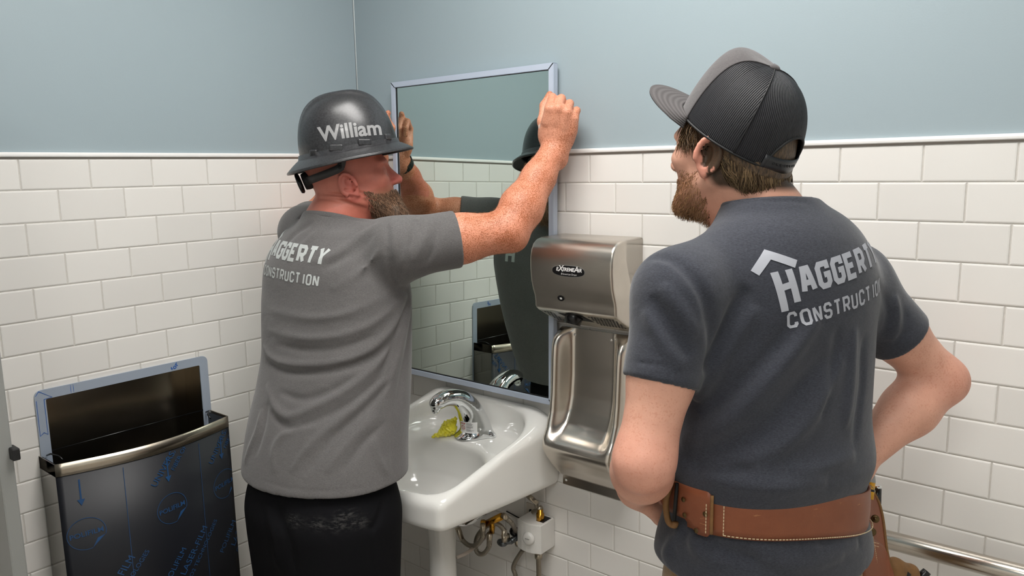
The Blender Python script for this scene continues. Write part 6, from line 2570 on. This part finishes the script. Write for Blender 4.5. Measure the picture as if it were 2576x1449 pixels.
# ---- beard
rng = np.random.default_rng(9)
bv = [ell(loc2w(hc1, HR1, (0, 0.066, -0.100)), (0.056, 0.040, 0.044), HR1, 0.02), ell(loc2w(hc1, HR1, (0, 0.060, -0.132)), (0.040, 0.032, 0.032), HR1, 0.02),
      cone(loc2w(hc1, HR1, (0.064, 0.020, -0.045)), loc2w(hc1, HR1, (0.036, 0.068, -0.105)), 0.006, 0.022, 0.02), cone(loc2w(hc1, HR1, (-0.064, 0.020, -0.045)), loc2w(hc1, HR1, (-0.036, 0.068, -0.105)), 0.006, 0.022, 0.02),
      cone(loc2w(hc1, HR1, (-0.03, 0.084, -0.052)), loc2w(hc1, HR1, (0.03, 0.084, -0.052)), 0.008, 0.008, 0.015)]
t = NT('grey_brown_beard')
nz = t.noise(t.coords((1, 1, 0.4)), 260, 4, 0.65)
rp = t.ramp(nz, 0, [(0.35, rgba((64, 46, 34))), (0.68, rgba((128, 102, 80)))])
t.base((rp, 0)); t.bump(nz, 0, 0.8, 0.004); t.set(rough=0.6)
M['beard_vol'] = t.m
be = sdf_obj('beard', bv, 0.004, M['beard_vol'], None)
attach(be, PER1)
n = 11000
qq = np.stack([rng.uniform(-0.078, 0.078, n), rng.uniform(0.012, 0.115, n), rng.uniform(-0.165, -0.022, n)], 1)
w0 = hc1 + qq @ HR1
rp_, rn_ = on_surface(bv + body1[:6], w0)
q1 = (rp_ - hc1) @ HR1.T
ok = (q1[:, 1] > 0.018) & (q1[:, 2] < -0.020) & (q1[:, 2] < -0.042 + 0.55 * (0.060 - q1[:, 1])) & ~((np.abs(q1[:, 0]) < 0.02) & (np.abs(q1[:, 2] + 0.064) < 0.006)) & (np.linalg.norm(rp_ - w0, axis=1) < 0.04)
ok |= (q1[:, 1] > 0.06) & (q1[:, 2] < -0.046) & (np.linalg.norm(rp_ - w0, axis=1) < 0.04)
rp_, rn_ = rp_[ok], rn_[ok]
n = len(rp_)
ql = (rp_ - hc1) @ HR1.T
fl = np.tile(np.array([0.0, 0.10, -1.0]), (n, 1)) @ HR1
clump = np.sin(ql[:, 0] * 230 + ql[:, 2] * 90)[:, None] * np.array([[0.3, 0.25, 0]])
fl = fl + clump @ HR1
u = rng.uniform(0, 1, (n, 1)) ** 1.3
cols = np.array(lin((74, 52, 38))) * (1 - u) + np.array(lin((184, 144, 114))) * u
st = strands('beard_strands', rp_ - rn_ * 0.003, rn_, fl / np.linalg.norm(fl, axis=1, keepdims=True), rng.uniform(0.010, 0.024, n) * np.interp(ql[:, 2], [-0.15, -0.09, -0.04], [1.15, 1.0, 0.55]), M['hair'], None, 0.0006, 0.45, 5, 0.35, 0.22, cols)
st.parent = be
tag(PER1, 'person in a grey t-shirt and hard hat holding the mirror against the wall', 'person')

# ---- arm hair on the near arm (fine short hairs)
n = 1500
tt = rng.uniform(0.10, 1.0, n)
ax = np.where(tt[:, None] < 0.5, sl1R + (el1R - sl1R) * (tt[:, None] * 2), el1R + (wr1R - el1R) * ((tt[:, None] - 0.5) * 2 * 0.92))
rd = rng.normal(0, 1, (n, 3))
rd /= np.linalg.norm(rd, axis=1, keepdims=True)
rp_, rn_ = on_surface(body1, ax + rd * 0.045, 8)
dr = np.where(tt[:, None] < 0.5, _nv(el1R - sl1R), _nv(wr1R - el1R)) + rng.normal(0, 0.5, (n, 3))
dr = dr - rn_ * (dr * rn_).sum(1, keepdims=True)
dr /= np.linalg.norm(dr, axis=1, keepdims=True)
cols = np.tile(np.array(lin((176, 116, 70))), (n, 1))
st = strands('arm_hair', rp_, rn_, dr, rng.uniform(0.005, 0.011, n), M['hair'], None, 0.00018, 0.7, 3, 0.3, 0.1, cols)
attach(st, PER1)

# ================================================================== hard hat
HAT = empty('hard_hat', tuple(hc1))
hatR = frame3(H1F, math.radians(10.0))
hatC = at(879, 379, 1.872)
HL, HW, HH = 0.1195, 0.104, 0.137
t = NT('black_textured_shell')
mp = t.coords((1, 1, 1))
vo = t.n('ShaderNodeTexVoronoi', ins={'Scale': 240.0})
t.l(mp, 0, vo, 'Vector')
rp = t.ramp(vo, 0, [(0.0, rgba((58, 58, 60))), (0.8, rgba((38, 38, 40)))])
t.base((rp, 0))
t.set(rough=0.36, coat=0.25, coatr=0.25, spec=0.5)
M['hat_shell'] = t.m


def hat_pt(phi, s):
    """s<0 brim (-1 outer edge), 0..1 crown"""
    cf, sf = math.cos(phi), math.sin(phi)
    n = 2.2
    rr = ((abs(sf) / HW) ** n + (abs(cf) / HL) ** n) ** (-1 / n)
    if s < 0:
        w = 0.028 + 0.006 * max(0, -cf) + 0.003 * max(0, cf)
        r_ = rr + 0.003 + w * (-s)
        z = -0.004 - 0.019 * (-s) ** 1.2 - 0.006 * max(0, -cf) * (-s)
        return hatC + np.array([sf * r_, cf * r_, z]) @ hatR
    t_ = s * math.pi / 2
    rad = math.cos(t_) ** 0.72
    x, y = sf * rr * rad, cf * rr * rad
    z = HH * math.sin(t_) ** 0.93
    # raised ribs over the top
    top = np.clip((z - 0.05) / 0.06, 0, 1)
    z += 0.0075 * top * (math.exp(-(x / 0.017) ** 4) + 0.8 * math.exp(-((abs(x) - 0.036) / 0.007) ** 2))
    return hatC + np.array([x, y, z]) @ hatR


nphi = 120
X = np.array([[hat_pt(2 * math.pi * i / nphi, s) for s in np.linspace(0.0, 0.998, 56)] for i in range(nphi)])
shell = grid_obj('shell', X, M['hat_shell'], close_u=True)
attach(shell, HAT)
X = np.array([[hat_pt(2 * math.pi * i / nphi, s) for s in np.concatenate([np.linspace(-1, -0.06, 10), [-0.02, 0.03]])] for i in range(nphi)])
attach(grid_obj('brim', X, M['hat_shell'], close_u=True, thick=0.003), HAT)
attach(tube('brim_edge', [hat_pt(2 * math.pi * i / 90, -1.0) for i in range(91)], 0.0024, M['hat_shell'], sides=8, cap=False), HAT)
# vent slots between the ribs and accessory lugs at the sides
hb_ = bvh_of(shell)
for k in range(5):
    for sx in (-1, 1):
        top_ = Vector(hatC + np.array([sx * 0.0265, -0.050 + 0.022 * k, 0.30]) @ hatR)
        h_ = hb_.ray_cast(top_, -Vector(hatR[2]))
        if h_[0] is not None:
            attach(sdf_obj('vent', [rbox(np.array(h_[0]) - hatR[2] * 0.0022, (0.0046, 0.0085, 0.0035), hatR, 0.002)], 0.0016, M['dark']), HAT)
cdir = Vector(CAM_C - hatC).normalized()
for (px_, py_, w_) in ((846, 372, 0.016), (917, 358, 0.016), (790, 385, 0.010), (975, 345, 0.010)):
    hp = None
    dv = Vector(at(px_, py_, 1.0) - CAM_C).normalized()
    h_ = hb_.ray_cast(Vector(CAM_C), dv)
    if h_[0] is not None:
        nrm = h_[1].normalized()
        if nrm.dot(dv) > 0:
            nrm = -nrm
        exx = Vector((0, 0, 1)).cross(nrm).normalized()
        eyy = nrm.cross(exx)
        Rl = np.array([exx, eyy, nrm])
        attach(sdf_obj('accessory_lug', [rbox(np.array(h_[0]), (w_, 0.008, 0.005), Rl, 0.0025)], 0.0018, M['hat_shell']), HAT)
# long groove panel between lugs
# owner lettering on the near side
M['hat_ink'] = plain('grey_hat_lettering', (150, 150, 150), 0.35, coat=0.3)
wv_, wf_ = text_polys('William', 0.0500, bold=0.0014)
dv = Vector(at(882, 329, 1.0) - CAM_C).normalized()
h_ = hb_.ray_cast(Vector(CAM_C), dv)
ez = (-dv + Vector((0, 0, 0.15))).normalized()
ex = Vector(CAM_R) * 1.0 + Vector(CAM_U) * 0.155
ex = (ex - ez * ex.dot(ez)).normalized()
ey = ez.cross(ex)
xs = [v.x for v in wv_]
scl = 0.146 / (max(xs) - min(xs))
wv_ = [Vector((v.x * scl, v.y * scl * 1.02, 0)) for v in wv_]
decal('lettering', wv_, wf_, (h_[0], ex, ey, ez), M['hat_ink'], shell, hb_, 0.0009, 0.006)
# headband, nape strap and ratchet knob
hl = lambda q: hatC + np.asarray(q, float) @ hatR
band = [hl((0.080 * math.sin(a_), 0.100 * math.cos(a_) - 0.004, -0.010)) for a_ in np.linspace(0, 2 * math.pi, 49)]
attach(tube('headband', band, 0.0045, M['dark'], sides=8, cap=False), HAT)
M['strap_grey'] = plain('dark_strap', (58, 56, 56), 0.6)


def flat_strip(name, pts, width, up, mat, thick=0.003):
    P = catmull(pts, 8)
    X = np.array([[np.asarray(q) - np.asarray(up) * width / 2, np.asarray(q) + np.asarray(up) * width / 2] for q in P])
    return grid_uv(name, X, mat, None, None, thick)


for sx in (1, -1):
    sp_ = [hl((sx * 0.082, -0.022, -0.034)), hl((sx * 0.081, -0.036, -0.040)), hl((sx * 0.075, -0.062, -0.045)), hl((sx * 0.054, -0.094, -0.050)), hl((sx * 0.018, -0.112, -0.052))]
    attach(flat_strip('nape_strap', sp_, 0.020, hatR[2] * 0.9 - hatR[1] * 0.3, M['strap_grey']), HAT)
    attach(flat_strip('strap_hanger', [hl((sx * 0.082, -0.014, -0.004)), hl((sx * 0.0825, -0.022, -0.028)), hl((sx * 0.0825, -0.028, -0.040))], 0.020, hatR[1], M['strap_grey']), HAT)
    attach(lathe('strap_rivet', [(0, 0.002), (0.004, 0.0015), (0.005, 0)], M['dark'], center=tuple(hl((sx * 0.0840, -0.028, -0.036))), axis=tuple(hatR[0] * sx), n=12), HAT)
kc = hl((0.002, -0.116, -0.052))
kd = -hatR[1] * 0.92 - hatR[2] * 0.15
attach(lathe('ratchet_housing', [(0.0, 0.010), (0.020, 0.009), (0.022, 0.0), (0.022, -0.010)], M['dark'], center=tuple(kc), axis=tuple(kd), n=24), HAT)
attach(lathe('ratchet_knob', [(0.0, 0.018), (0.024, 0.017), (0.026, 0.012), (0.024, 0.009)], M['black_gloss'], center=tuple(kc + kd * 0.006), axis=tuple(kd), n=20), HAT)
tag(HAT, 'black full brim hard hat with grey lettering and a ratchet strap', 'hard hat')

# ================================================================== wristwatch on the far wrist
WAT = empty('wristwatch', tuple(wr1L))
wd_ = _nv(wr1L - el1L)
wc = wr1L - wd_ * 0.030
u_ = _nv(np.cross(wd_, [0, 0, 1])); v_ = np.cross(wd_, u_)
M['watch_band'] = plain('dark_green_band', (34, 44, 42), 0.5)
for k in range(22):
    a0, a1 = 2 * math.pi * k / 22, 2 * math.pi * (k + 0.86) / 22
    R0, R1, hw_ = 0.0352, 0.0385, 0.011
    V = []
    for a_ in (a0, a1):
        d_ = u_ * math.cos(a_) + v_ * math.sin(a_)
        for r_ in (R0, R1):
            for h_2 in (-hw_, hw_):
                V.append(wc + d_ * r_ + wd_ * h_2)
    o = mesh_obj('band_link', V, [(0, 1, 3, 2), (4, 6, 7, 5), (0, 4, 5, 1), (2, 3, 7, 6), (0, 2, 6, 4), (1, 5, 7, 3)], M['watch_band'])
    bm = bmesh.new(); bm.from_mesh(o.data); bmesh.ops.recalc_face_normals(bm, faces=bm.faces[:]); bm.to_mesh(o.data); bm.free()
    attach(o, WAT)
fc = wc + _nv(np.array([-0.55, -0.83, 0.05]) - wd_ * (np.array([-0.55, -0.83, 0.05]) @ wd_)) * 0.040
attach(sdf_obj('case', [ell(fc, (0.019, 0.019, 0.007), np.stack([u_, wd_, np.cross(u_, wd_)]) if False else np.stack([_nv(np.cross(wd_, fc - wc)), wd_, _nv(fc - wc)]))], 0.002, M['black_gloss']), WAT)
tag(WAT, 'dark wristwatch with a ribbed band on the wrist behind the hard hat', 'watch')
